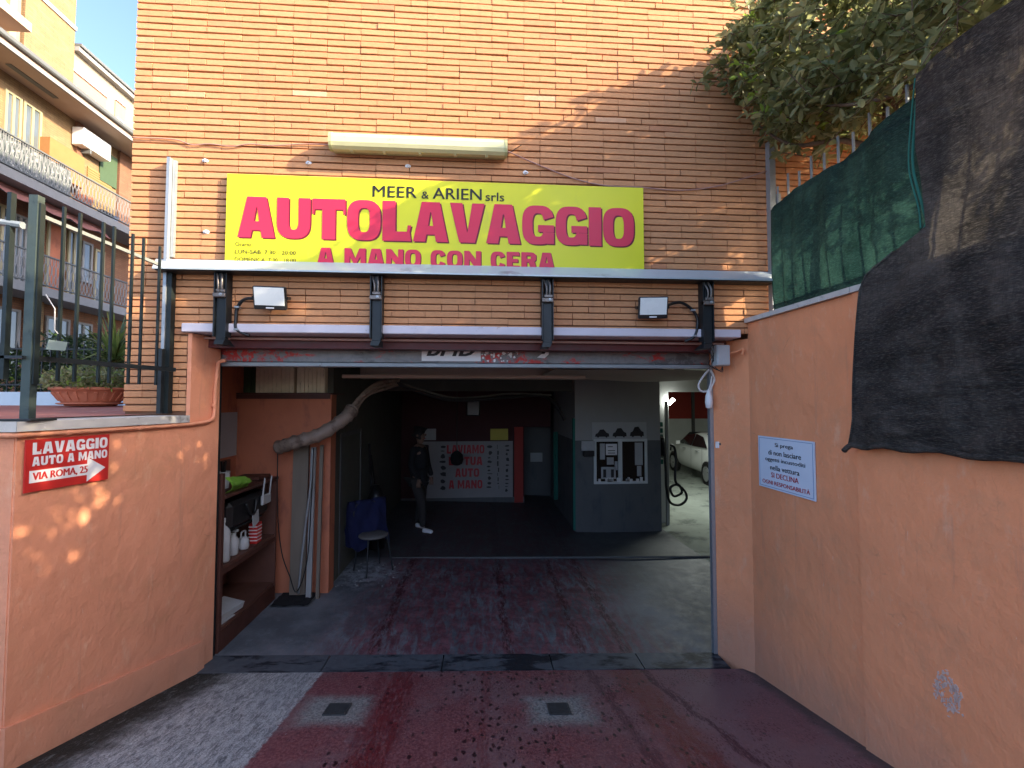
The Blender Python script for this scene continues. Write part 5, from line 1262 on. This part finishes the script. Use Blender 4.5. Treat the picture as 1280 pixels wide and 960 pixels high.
# ============================================================ CHAIR + JACKET
def turn(m, c, a):
    ca, sa = math.cos(a), math.sin(a); m.v = [(c[0] + (x - c[0]) * ca - (y - c[1]) * sa, c[1] + (x - c[0]) * sa + (y - c[1]) * ca, z) for x, y, z in m.v]; return m
cx, cy, fz0 = -1.45, 2.35, fz(-1.6)
ch = thing('chair', 'metal framed chair with a round grey seat by the hall wall', 'chair', (cx, cy, fz0))
m = M(); m.lathe((cx + .05, cy, fz0 + .44), [(.17, 0), (.19, .012), (.19, .03), (.16, .042)], 16); turn(m, (cx, cy), R(-48)).build('seat', 'seat_grey', ch, smooth=True)
for dx, dy in ((-.10, -.17), (-.10, .17), (.20, -.17), (.20, .17)):
    m = M(); m.tube([(cx + dx * 1.15, cy + dy * 1.1, fz0), (cx + dx * .85, cy + dy * .8, fz0 + .44)], .011, 6); turn(m, (cx, cy), R(-48)).build('leg', 'black_metal', ch)
m = M(); m.tube(catmull([(cx - .11, cy - .17, fz0 + .42), (cx - .15, cy - .18, fz0 + .7), (cx - .16, cy - .12, fz0 + .85), (cx - .16, cy + .12, fz0 + .85), (cx - .15, cy + .18, fz0 + .7), (cx - .11, cy + .17, fz0 + .42)], 5), .011, 6); turn(m, (cx, cy), R(-48)).build('back_frame', 'black_metal', ch, smooth=True)
m = M()
def jk(u, v):
    y = lerp(cy - .27, cy + .29, u); s_ = v * 2 - 1
    z = fz0 + .90 - abs(s_) * (.55 + .10 * math.sin(u * 7)) ; x = cx - .155 + s_ * (.03 + .09 * abs(s_)) + .05 * mn.noise(V((u * 6, v * 6, 2)))
    return (x, y + .02 * mn.noise(V((u * 5, v * 9, 8))), z)
m.grid(jk, 18, 22); turn(m, (cx, cy), R(-48)).build('jacket', 'blue_cloth', None, 'open', smooth=True, label='dark blue jacket draped over the back of the chair', cat='jacket')
# dust and rubble heap near chair
m = M(); rr = random.Random(4)
for k in range(60):
    x = rr.uniform(-1.85, -1.1); y = rr.uniform(1.75, 2.6); s_ = rr.uniform(.004, .014); z = fz(x)
    m.lathe((x, y, z), [(s_, 0), (s_ * .8, s_ * .4), (s_ * .2, s_ * .6)], 6)
m.build('rubble', 'int_grey', None, 'stuff', label='scattered plaster crumbs on the floor around the chair', cat='rubble')
m = M(); m.grid(lambda u, v: (lerp(-2.25, -1.85, u), lerp(1.25, 1.58, v), fz(-2) + .03 + .02 * mn.noise(V((u * 4, v * 4, 6)))), 8, 6)
m.build('floor_mat', 'cloth_black', None, 'open', smooth=True, label='crumpled black mat on the floor at the foot of the planks', cat='mat')
# tall dark tools leaning beyond the chair
m = M(); m.tube([(-1.62, 3.3, fz(-1.6)), (-1.74, 3.35, 1.55)], .02, 6); m.tube([(-1.55, 3.5, fz(-1.6)), (-1.76, 3.55, 1.35)], .016, 6)
m.build('broom_handles', 'cloth_black', None, label='two dark broom handles leaning at the hall wall behind the chair', cat='brooms')
m = M(); m.lathe((-1.6, 3.25, fz(-1.6)), [(.13, 0), (.17, .25), (.18, .55), (.12, .8), (.05, .95)], 12); m.build('machine', 'black_plastic', None, smooth=True, label='black barrel shaped machine behind the chair', cat='machine')

# ============================================================ PERSON
def skin(name, pts, edges, mt, parent, sub=2):
    org = ORG[parent.name]; ks = list(pts)
    me = bpy.data.meshes.new(name); me.from_pydata([tuple(V(pts[k][0]) - org) for k in ks], [(ks.index(a), ks.index(b)) for a, b in edges], []); me.materials.append(M_[mt])
    o = bpy.data.objects.new(name, me); col.objects.link(o); o.parent = parent; ORG[o.name] = org
    o.modifiers.new('s', 'SKIN').use_smooth_shade = True
    sv = me.skin_vertices[0].data
    for i, k in enumerate(ks): r = pts[k][1]; sv[i].radius = r if isinstance(r, tuple) else (r, r)
    sv[0].use_root = True
    if sub: o.modifiers.new('u', 'SUBSURF').levels = sub; o.modifiers['u'].render_levels = sub
    return o
px_, py_ = -1.08, 4.18; pz = fz(px_)
pr = thing('person', 'person standing in dark clothes and white shoes in the dim garage', 'person', (px_, py_, pz))
PA = R(62)
def Pp(x, y, z): return (px_ + x * math.cos(PA) - y * math.sin(PA), py_ + x * math.sin(PA) + y * math.cos(PA), pz + z)
body = {'pelvis': (Pp(0, 0, .95), .13), 'waist': (Pp(0, 0, 1.1), .12), 'chest': (Pp(0, 0, 1.3), (.16, .12)), 'neckb': (Pp(0, 0, 1.45), .07), 'neck': (Pp(.01, -.01, 1.50), .05), 'head0': (Pp(.01, -.02, 1.57), (.065, .075)), 'head1': (Pp(.01, -.02, 1.66), (.075, .09)), 'head2': (Pp(.01, -.015, 1.72), (.05, .06)),
        'shl': (Pp(-.17, 0, 1.40), .055), 'ell': (Pp(-.23, .0, 1.12), .042), 'wrl': (Pp(-.17, -.12, .93), .03), 'shr': (Pp(.17, 0, 1.40), .055), 'elr': (Pp(.23, -.02, 1.12), .042), 'wrr': (Pp(.20, -.13, .92), .03),
        'hl': (Pp(-.09, 0, .86), .085), 'kl': (Pp(-.10, -.14, .49), .058), 'al': (Pp(-.10, -.16, .09), .038), 'hr': (Pp(.09, 0, .86), .085), 'kr': (Pp(.11, .02, .48), .058), 'ar': (Pp(.12, .14, .09), .038)}
skin('body', body, [('pelvis', 'waist'), ('waist', 'chest'), ('chest', 'neckb'), ('neckb', 'neck'), ('neck', 'head0'), ('head0', 'head1'), ('head1', 'head2'), ('neckb', 'shl'), ('shl', 'ell'), ('ell', 'wrl'), ('neckb', 'shr'), ('shr', 'elr'), ('elr', 'wrr'), ('pelvis', 'hl'), ('hl', 'kl'), ('kl', 'al'), ('pelvis', 'hr'), ('hr', 'kr'), ('kr', 'ar')], 'skin', pr)
body['hem'] = (Pp(0, 0, .86), .135)
jac = {k: (body[k][0], tuple(v * 1.16 + .008 for v in (body[k][1] if isinstance(body[k][1], tuple) else (body[k][1],) * 2))) for k in ('pelvis', 'waist', 'hem', 'chest', 'neckb', 'shl', 'ell', 'wrl', 'shr', 'elr', 'wrr')}
skin('jacket', jac, [('hem', 'pelvis'), ('pelvis', 'waist'), ('waist', 'chest'), ('chest', 'neckb'), ('neckb', 'shl'), ('shl', 'ell'), ('ell', 'wrl'), ('neckb', 'shr'), ('shr', 'elr'), ('elr', 'wrr')], 'cloth_black', pr)
tro = {k: (body[k][0], (body[k][1] if not isinstance(body[k][1], tuple) else body[k][1][0]) * 1.2 + .01) for k in ('pelvis', 'hl', 'kl', 'al', 'hr', 'kr', 'ar')}
skin('trousers', tro, [('pelvis', 'hl'), ('hl', 'kl'), ('kl', 'al'), ('pelvis', 'hr'), ('hr', 'kr'), ('kr', 'ar')], 'cloth_trouser', pr)
for k, x, y, a_ in (('l', -.10, -.17, -.3), ('r', .12, .13, -.5)):
    dx, dy = math.sin(a_ + .3), -math.cos(a_ + .3)
    skin('shoe', {'a': (Pp(x, y + .02, .05), (.045, .05)), 'b': (Pp(x + dx * .10, y + dy * .10, .045), (.045, .04)), 'c': (Pp(x + dx * .19, y + dy * .19, .035), (.04, .03))}, [('a', 'b'), ('b', 'c')], 'white_plastic', pr, 1)
m = M()
skin('hair', {'a': (Pp(.01, .0, 1.70), (.085, .095)), 'b': (Pp(.01, .03, 1.62), (.075, .06)), 'c': (Pp(.01, -.01, 1.745), (.06, .07))}, [('a', 'b'), ('a', 'c')], 'hair', pr)
for sx, wr in ((-1, 'wrl'), (1, 'wrr')):
    w0 = V(body[wr][0])
    H_d = {'w': (w0, .026), 'p': (w0 + V((0, -.03, -.06)), (.036, .02))}; ed = [('w', 'p')]
    for i in range(4):
        q = w0 + V((-.027 + i * .018, -.045, -.09)); H_d['a%d' % i] = (q, .009); H_d['b%d' % i] = (q + V((0, -.012, -.035 - .005 * (i in (1, 2)))), .008); H_d['c%d' % i] = (q + V((0, .004, -.06)), .007)
        ed += [('p', 'a%d' % i), ('a%d' % i, 'b%d' % i), ('b%d' % i, 'c%d' % i)]
    H_d['t0'] = (w0 + V((-sx * .035, -.035, -.05)), .010); H_d['t1'] = (w0 + V((-sx * .05, -.05, -.08)), .009); ed += [('w', 't0'), ('t0', 't1')]
    skin('hand', H_d, ed, 'skin', pr, 1)
m = M()
m.lathe(Pp(.01, -.125, 1.64), [(.004, 0), (.012, .01), (.014, .03), (.004, .045)], 6); m.build('nose', 'skin', pr, smooth=True)
for sx in (-.03, .05):
    m = M(); m.lathe(Pp(sx, -.105, 1.665), [(.011, -.0), (.008, .004), (.003, .006)], 8, (math.sin(PA), -math.cos(PA), 0)); m.build('eye', 'ink', pr)
m = M(); m.tube([Pp(-.02, -.105, 1.60), Pp(.01, -.112, 1.597), Pp(.04, -.105, 1.60)], .005, 5); m.build('mouth', 'red_ink', pr)
for sx in (-.072, .092):
    m = M(); m.lathe(Pp(sx, -.01, 1.65), [(.01, -.01), (.022, 0), (.016, .01)], 8, (math.cos(PA), math.sin(PA), 0)); m.build('ear', 'skin', pr)

# ============================================================ CAR
cr = thing('parked_car', 'white sedan parked in the bright wash room on the right', 'car', (0, 0, 0))
hd = math.atan2(-.45, 1.0)          # heading (forward points away, slightly to the left)
CO = V((7.34, 9.70, -.146)); cr.location = CO; ORG[cr.name] = CO
fwv = V((.08, 1, 0)).normalized(); rtv = V((fwv.y, -fwv.x, 0))
cf = lambda x, s_, z: tuple(CO + fwv * x + rtv * s_ + V((0, 0, z)))     # x forward, s right
st_ = [(-2.15, .45, .60, .62, .62), (-2.1, .2, .80, .90, .92), (-1.75, .15, .85, 1.0, 1.02), (-1.25, .12, .86, 1.0, 1.10), (-.75, .12, .87, 1.0, 1.37), (-.1, .12, .87, .98, 1.43), (.45, .12, .87, .97, 1.36), (1.0, .12, .86, .95, 1.0), (1.5, .14, .84, .90, .92), (1.95, .18, .78, .78, .80), (2.12, .42, .62, .62, .63)]
m = M(); rows_ = []
for (x, zb_, hw, zs, zt_) in st_:
    top_w = hw * (.80 if zt_ - zs > .2 else .92)
    rows_.append([(x, -hw * .93, zb_), (x, -hw, (zb_ + zs) / 2), (x, -hw * .97, zs), (x, -top_w + (.05 if zt_ - zs > .2 else 0), zt_ - .03), (x, -top_w * .6, zt_), (x, top_w * .6, zt_), (x, top_w - (.05 if zt_ - zs > .2 else 0), zt_ - .03), (x, hw * .97, zs), (x, hw, (zb_ + zs) / 2), (x, hw * .93, zb_)])
vs = [cf(*p) for r_ in rows_ for p in r_]; n_ = 10
m.add(vs, [(i * n_ + k, i * n_ + (k + 1) % n_, (i + 1) * n_ + (k + 1) % n_, (i + 1) * n_ + k) for i in range(len(rows_) - 1) for k in range(n_)] + [tuple(range(n_)), tuple((len(rows_) - 1) * n_ + k for k in range(n_))])
o = m.build('body', 'car_paint', cr, smooth=True); md = o.modifiers.new('b', 'SUBSURF'); md.levels = md.render_levels = 2
for s_ in (-1, 1):
    for (poly) in ([(-1.28, 1.02), (-.75, 1.30), (-.22, 1.36), (-.22, 1.0)], [(-.16, 1.0), (-.16, 1.365), (.38, 1.30), (.88, 1.0)]):
        m = M(); o0 = lambda x, z: cf(x, s_ * (.865 - (z - .98) * .44), z); o1 = lambda x, z: cf(x, s_ * (.845 - (z - .98) * .44), z)
        m.prism(poly, o0, o1); m.build('side_window', 'glass_dark', cr)
    m = M(); m.box(0, .01, 0, .01, 0, .01); m.v = [cf(*p) for p in [(.62, s_ * .9, .98), (.75, s_ * .9, .98), (.75, s_ * 1.03, .98), (.62, s_ * 1.03, .98), (.62, s_ * .9, 1.09), (.72, s_ * .9, 1.09), (.70, s_ * 1.02, 1.08), (.62, s_ * 1.02, 1.08)]]; m.build('mirror', 'car_paint', cr)
    for x in (-.75, .25):
        m = M(); m.v = [cf(*p) for p in [(x, s_ * .86, .86), (x + .18, s_ * .86, .86), (x + .18, s_ * .895, .86), (x, s_ * .895, .86), (x, s_ * .86, .89), (x + .18, s_ * .86, .89), (x + .18, s_ * .895, .89), (x, s_ * .895, .89)]]; m.f = M().box(0, 1, 0, 1, 0, 1).f; m.build('door_handle', 'rim', cr)
    m = M()
    for x in (-1.0, -.19, .80): m.v and None; m.add([cf(x - .006, s_ * .874, .35), cf(x + .006, s_ * .874, .35), cf(x + .006, s_ * .866, .97), cf(x - .006, s_ * .866, .97)], [(0, 1, 2, 3)])
    m.build('door_gap', 'ink', cr, 'open')
    m = M(); m.add([cf(-2.12, s_ * .55, .82), cf(-1.95, s_ * .845, .80), cf(-1.95, s_ * .83, .95), cf(-2.1, s_ * .55, .95)], [(0, 1, 2, 3)]); m.build('tail_light', 'lamp_red', cr, 'open')
    m = M(); m.add([cf(2.06, s_ * .5, .62), cf(1.9, s_ * .80, .62), cf(1.85, s_ * .80, .76), cf(2.02, s_ * .5, .76)], [(0, 1, 2, 3)]); m.build('headlight', 'glass_dark', cr, 'open')
    for x in (-1.32, 1.35):
        c = V(cf(x, s_ * .80, .31)); whl = M(); whl.lathe(c - rtv * .09, [(.22, 0), (.30, .0), (.315, .03), (.315, .15), (.30, .18), (.22, .18)], 22, rtv)
        wo_ = whl.build('wheel', 'rubber', cr); 
        m = M(); m.lathe(c + rtv * (s_ * .09), [(.21, 0), (.21, .012), (.05, .02)], 20, rtv * s_); m.build('rim', 'rim', wo_)
        m = M(); m.lathe(c - rtv * (-s_ * .02), [(.35, 0), (.35, .064)], 20, rtv * s_); m.build('wheel_arch', 'ink', cr)
m = M(); m.add([cf(.42, -.66, 1.38), cf(.42, .66, 1.38), cf(1.02, .74, 1.03), cf(1.02, -.74, 1.03)], [(0, 1, 2, 3)]); m.build('windscreen', 'glass_dark', cr, 'open')
m = M(); m.add([cf(-.80, -.62, 1.40), cf(-.80, .62, 1.40), cf(-1.38, .70, 1.09), cf(-1.38, -.70, 1.09)], [(0, 1, 2, 3)]); m.build('rear_window', 'glass_dark', cr, 'open')

# ============================================================ LEFT: TERRACE PLANTS, APARTMENT BUILDING
pt = thing('planter_bowl', 'wide terracotta planter bowl on the red terrace behind the fence', 'planter', (-5.35, 2.45, 2.14))
c = V((-5.02, 2.35, 2.145)); m = M()
m.lathe(c, [(.24, 0), (.27, .03), (.34, .13), (.375, .20), (.40, .205), (.40, .235), (.37, .24), (.35, .20)], 28); m.build('bowl', 'terracotta', pt, smooth=True)
m = M(); m.lathe(c, [(.30, .02), (.33, .03), (.33, .04), (.30, .045)], 28); m.build('saucer_ring', 'terracotta', pt)
for k in range(24):
    a_ = k * 6.283 / 24; m = M(); m.bar(c + V((.30 * math.cos(a_), .30 * math.sin(a_), .07)), c + V((.368 * math.cos(a_), .368 * math.sin(a_), .175)), .030, .02); m.build('rib', 'terracotta', pt)
lr = random.Random(9)
def shrub(name, lab, cat, fn, n_, L0, L1, mt, stems=None, wd=.45, tone=(.3, .25), group=None):
    t = thing(name, lab, cat, fn(.5, .5, 0), group); f_ = M(); f_.tone = []
    for i in range(n_):
        p = V(fn(lr.random(), lr.random(), lr.random())); d = V((lr.gauss(0, 1), lr.gauss(0, 1), lr.gauss(.5, .8))).normalized()
        L_ = lr.uniform(L0, L1); mx = place_leaf((p, d, L_, 0, 0)); vs, fs = leaf_geo(lr, L_, L_ * wd); f_.add([mx @ V(v) for v in vs], fs); f_.tone += [max(0, min(.95, lr.gauss(*tone)))] * len(fs)
    f_.build('foliage', mt, t, 'stuff')
    if stems:
        m = M()
        for s_ in stems: m.tube(s_[0], s_[1], 6)
        m.build('stem', 'bark', t, smooth=True)
    return t
def succ(u, v, w_):
    a_ = u * 6.283; r_ = math.sqrt(v) * .46; return (c.x + r_ * math.cos(a_), c.y + r_ * math.sin(a_), 2.36 + w_ * (.36 - .4 * r_))
shrub('bushy_plant', 'low bushy grey green plant filling the terracotta bowl', 'plant', succ, 2600, .03, .07, 'leaf_grey', wd=.5, tone=(.5, .3))
# yucca
yc = V((-5.2, 2.9, 2.15)); t = thing('yucca_plant', 'spiky yucca plant rising behind the terracotta bowl', 'plant', yc)
m = M(); m.tube([yc, yc + V((0, 0, .5)), yc + V((.02, 0, .72))], .05, 8); m.build('trunk', 'bark', t)
m = M(); m.tone = []; hd_ = yc + V((.02, 0, .70))
for k in range(150):
    el = lr.uniform(-.35, 1.45); az = lr.uniform(0, 6.283); L_ = lr.uniform(.38, .66); d = V((math.cos(az) * math.cos(el), math.sin(az) * math.cos(el), math.sin(el)))
    s_ = d.cross(V((0, 0, 1))); s_ = s_.normalized() if s_.length > .05 else V((1, 0, 0)); n0 = len(m.f)
    p0 = hd_ + d * .03 + V((0, 0, lr.uniform(-.15, .12))); w_ = .018; dr = V((0, 0, -.10 * math.cos(el)))
    m.add([p0 - s_ * w_, p0 + s_ * w_, p0 + d * L_ * .55 + s_ * w_ * 1.1 + dr * .3, p0 + d * L_ * .55 - s_ * w_ * 1.1 + dr * .3, p0 + d * L_ + dr], [(0, 1, 2, 3), (3, 2, 4)]); m.tone += [lr.uniform(0, .9)] * 2
m.build('leaves', 'yucca', t, 'stuff')
# terrace end: low wall, iron railing with ivy
m = M(); m.box(-12, -5.9, 4.9, 5.1, 1.9, 2.38); m.build('low_wall', 'blue_white', None, label='low pale blue painted wall at the far side of the terrace', cat='wall')
m = M(); m.box(-5.9, -2.86, 4.9, 5.1, 1.9, 2.36); m.build('low_wall', 'concrete', None, label='low grey stained wall behind the terracotta bowl', cat='wall')
tf = thing('iron_railing', 'dark iron railing with pointed bars at the far side of the terrace', 'railing', (-8, 5, 2.38))
m = M(); m.box(-12, -3, 4.98, 5.02, 2.50, 2.53); m.box(-12, -3, 4.98, 5.02, 3.16, 3.19); m.build('rail', 'black_metal', tf)
for k in range(62):
    x = -12 + .145 * k; m = M(); m.bar((x, 5, 2.38), (x, 5, 3.25), .018); m.add([(x - .012, 5, 3.25), (x + .012, 5, 3.25), (x, 5, 3.33)], [(0, 1, 2)]); m.build('bar', 'black_metal', tf)
def hedge(x0_, x1_, y0_, y1_, z0_, z1_):
    return lambda u, v, w_: (lerp(x0_, x1_, u), lerp(y0_, y1_, v), lerp(z0_, z1_, w_) + .15 * mn.noise(V((u * 6, v, 3))) * w_)
shrub('ivy_hedge', 'dark ivy covering the railing at the left of the terrace', 'hedge', hedge(-12, -6.2, 5.05, 5.5, 2.4, 3.15), 5200, .05, .10, 'leaf_dark', wd=.8, tone=(.4, .3))
def bigsh(u, v, w_):
    a_ = u * 6.283; z = 2.35 + 2.05 * w_; r_ = math.sqrt(v) * (.85 - .45 * w_ + .15 * math.sin(a_ * 3 + w_ * 5)); return (-6.15 + .35 * w_ + r_ * math.cos(a_), 6.3 + r_ * math.sin(a_), z)
shrub('laurel_shrub', 'tall dark green shrub between the terrace and the brick building corner', 'shrub', bigsh, 6500, .06, .11, 'leaf_dark', stems=[([(-6.1, 6.3, 2.1), (-6.0, 6.3, 3.2), (-5.9, 6.3, 4.0)], .05), ([(-6.2, 6.2, 2.1), (-6.5, 6.1, 3.6)], .03)], wd=.55, tone=(.45, .3))
shrub('laurel_shrub', 'low dark shrub behind the yucca and the terrace railing', 'shrub', hedge(-8.6, -6.4, 5.3, 6.2, 2.4, 3.5), 4200, .06, .11, 'leaf_dark', wd=.55, tone=(.35, .3))

# apartment building
XA = -13.6; XE = -12.6
ab = thing('apartment_building', 'sunlit yellow brick apartment building with balconies beyond the terrace', 'building', (XA - 3, 11, 2.06))
Q = lambda a_, b_, x=XA: PX(a_, b_, x)
def slabx(nm, y0_, y1_, z0_, z1_, x0_, x1_, mt, par=ab, bev=0, **k):
    m = M(); m.box(x0_, x1_, y0_, y1_, z0_, z1_, bev); return m.build(nm, mt, par, **k)
slabx('wall', 2, 26, 2.06, 8.5, XA - 8, XA, 'far_brick')
slabx('wall', 2, 26, 8.5, 12.0, XA - 8, XA, 'far_yellow')
slabx('attic_wall', 11.62, 26, 12.0, 13.95, XA - 8, XA - .05, 'far_plaster')
slabx('attic_wall', 2, 9.95, 12.2, 15.2, XA - 8, XA - .05, 'far_rose')
slabx('attic_pilaster', 9.55, 9.75, 12.2, 15.2, XA - .05, XA + .05, 'cream_frame')
slabx('tower', 10.0, 11.60, 12.0, 19, XA - 6, XA + .02, 'far_yellow')
slabx('tower_trim', 9.98, 11.62, 14.6, 14.75, XA - 6, XA + .06, 'far_slab')
slabx('cornice_slab', 2, 26, 11.62, 11.86, XA, XE, 'far_soffit')
slabx('gutter', 2, 26, 11.80, 11.96, XE, XE + .12, 'far_gutter', bev=.03)
slabx('gutter', 2, 26, 11.60, 11.66, XE - .02, XE + .04, 'far_slab')
slabx('roof_edge', 11.62, 26, 13.95, 14.1, XA - 8, XA + .15, 'far_slab')
slabx('roof_edge', 11.62, 26, 14.11, 14.2, XA - 8, XA + .22, 'far_gutter')
m = M(); m.box(XA, XE, 2, 9.2, 12.55, 12.8); m.build('balcony_slab', 'far_soffit', ab)
slabx('soffit_vent', 9.2, 10.6, 11.60, 11.618, XA + .35, XA + .5, 'far_gutter')
def window(y0_, y1_, z0_, z1_, mt='cream_frame', panes=2, glass='far_glass', fw=.07):
    m = M(); x0_, x1_ = XA + .002, XA + .06
    m.box(x0_, x1_, y0_, y0_ + fw, z0_, z1_); m.box(x0_, x1_, y1_ - fw, y1_, z0_, z1_); m.box(x0_, x1_, y0_ + fw, y1_ - fw, z0_, z0_ + fw); m.box(x0_, x1_, y0_ + fw, y1_ - fw, z1_ - fw, z1_)
    for k in range(1, panes): y = lerp(y0_, y1_, k / panes); m.box(x0_, x1_, y - fw / 2, y + fw / 2, z0_ + fw, z1_ - fw)
    o = m.build('window', mt, ab)
    for k in range(panes):
        m = M(); ya_ = lerp(y0_, y1_, k / panes) + fw / 2; yb_ = lerp(y0_, y1_, (k + 1) / panes) - fw / 2; m.box(XA + .003, XA + .025, ya_, yb_, z0_ + fw * .5, z1_ - fw * .5); m.build('pane', glass, o)
def w4(pa, pb, z0_, z1_, **k):
    window(Q(pa, 300).y, Q(pb, 300).y, z0_, z1_, **k)
w4(-4, 18, 8.75, 11.15); w4(20, 44, 8.75, 11.15)
slabx('wall_box', 10.55, 11.75, 9.3, 10.35, XA, XA + .35, 'box_orange')
slabx('window_shutter', 12.72, 13.45, 10.1, 11.25, XA, XA + .05, 'shut_green')
slabx('roller_door', 12.25, 13.25, 8.5, 10.35, XA, XA + .03, 'shut_yellow')
m = M()
for k in range(22): m.box(XA + .03, XA + .045, 12.25, 13.25, 8.52 + k * .083, 8.57 + k * .083)
m.build('door_slats', 'shut_yellow', ab, 'stuff')
slabx('pilaster', 11.75, 11.95, 8.5, 11.6, XA, XA + .10, 'far_brick'); slabx('pilaster', 13.5, 14.6, 8.5, 11.6, XA, XA + .10, 'far_brick')
for (a_, b_, z0_, z1_) in ((11.62, 12.95, 12.35, 13.25), (13.35, 13.8, 12.4, 13.45)):
    m = M(); m.box(XA - .048, XA - .02, a_, b_, z0_, z1_); f_ = m.build('window', 'far_rose', ab)
    m = M(); m.box(XA - .019, XA - .01, a_ + .1, b_ - .1, z0_ + .08, z0_ + .42); m.build('pane', 'far_glass', f_)
    m = M()
    for k in range(4): y = lerp(a_ + .1, b_ - .1, k / 3); m.box(XA - .009, XA + .02, y - .02, y + .02, z0_ + .08, z0_ + .45)
    m.box(XA - .048, XA + .04, a_ - .02, b_ + .02, z1_, z1_ + .08); m.build('frame', 'sign_white', f_)
for k, (pa, pb, z0_, z1_, gl) in enumerate(((-10, 10, 5.6, 7.8, 'far_glass'), (14, 32, 5.6, 7.7, 'far_glass'), (58, 80, 5.6, 7.9, 'int_orange'), (84, 100, 5.6, 7.9, 'far_glass'), (102, 115, 6.3, 7.7, 'far_glass'), (118, 130, 5.7, 7.6, 'far_glass'))):
    w4(pa, pb, z0_, z1_, mt='far_slab' if k in (1, 4) else 'cream_frame', panes=1 if k in (2, 4, 5) else 2, glass=gl)
for (pa, pb) in ((-12, 28), (60, 90), (96, 118)): w4(pa, pb, 2.9, 4.9, mt='far_slab', panes=2)
slabx('pilaster', Q(34, 300).y, Q(50, 300).y, 2.06, 5.3, XA, XA + .2, 'far_yellow')
for y_ in (2.6, 4.6, 6.6, 15.4, 17.6, 20.0):
    for z0_ in (2.9, 5.6, 8.75): window(y_, y_ + 1.15, z0_, z0_ + 2.1)
def balcony(zs, lab, extra):
    b = slabx('balcony', 2, 20, zs - .26, zs, XA, XE, 'far_slab')
    m = M(); m.box(XE - .06, XE + .0, 2, 20, zs + .90, zs + .94); m.box(XE - .06, XE, 2, 20, zs + .05, zs + .08); m.build('handrail', 'far_gutter', b)
    m = M(); y = 2.1; k = 0
    while y < 19.9:
        pts_ = [(XE - .03, y, zs + .08), (XE - .03, y + .045, zs + .20), (XE - .03, y + .045, zs + .34), (XE - .03, y + .012, zs + .45), (XE - .03, y + .012, zs + .62), (XE - .03, y + .045, zs + .72), (XE - .03, y + .03, zs + .90)]
        for p, q in zip(pts_, pts_[1:]):
            m.bar(p, q, .014); m.bar((p[0], 2 * y - p[1], p[2]), (q[0], 2 * y - q[1], q[2]), .014)
        y += .125
    m.build('balusters', 'iron_pale' , b, 'stuff')
    return b
b1 = balcony(8.46, '', 1); b2 = balcony(5.52, '', 2)
# wavy awning valance under upper balcony
m = M(); P = []
n_ = 90
m.grid(lambda u, v: (XE - .10 - .35 * v, lerp(7.6, 12.2, u), 8.20 - (1 - v) * (.33 + .10 * abs(math.sin(u * 14)))), 120, 3); m.build('awning', 'awning', None, 'open', smooth=True, label='dusky rose awning with a wavy edge under the upper balcony', cat='awning')
slabx('downpipe', 14.7, 14.8, 2.06, 11.6, XA + .02, XA + .12, 'far_slab')
# balcony contents
m = M()
m.grid(lambda u, v: (XE - .09, lerp(8.0, 10.65, u), 8.5 + v * (.86 + .02 * math.sin(u * 30))), 30, 3); m.build('balcony_screen', 'mottled', None, 'open', label='grey screen with sun patches painted into its colour, tied behind the left part of the upper balcony railing', cat='screen')
ac = thing('air_conditioner', 'white air conditioner unit on the wall above the upper balcony', 'air conditioner', (XA + .2, 12.2, 10.75))
slabx('body', 11.62, 12.72, 10.75, 11.35, XA + .02, XA + .40, 'white_plastic', ac, .02); slabx('grille', 11.75, 12.30, 10.82, 11.28, XA + .401, XA + .415, 'paper', ac); slabx('bracket', 11.9, 11.96, 10.6, 10.749, XA, XA + .38, 'far_gutter', ac)
for i, (y, mt, lab) in enumerate(((11.3, 'terracotta', 'wine red flower pot on the upper balcony'), (12.0, 'black_plastic', 'small dark flower pot left of the blue one'), (12.25, 'black_plastic', 'dark flower pot next to the blue one'), (12.5, 'border_blue', 'blue flower pot on the upper balcony'))):
    m = M(); m.lathe((XE - .25, y, 8.46), [(.09, 0), (.13, .22), (.14, .22)] if i else [(.16, 0), (.24, .34), (.25, .36)], 12); m.build('flower_pot', mt, None, label=lab, cat='flower pot')
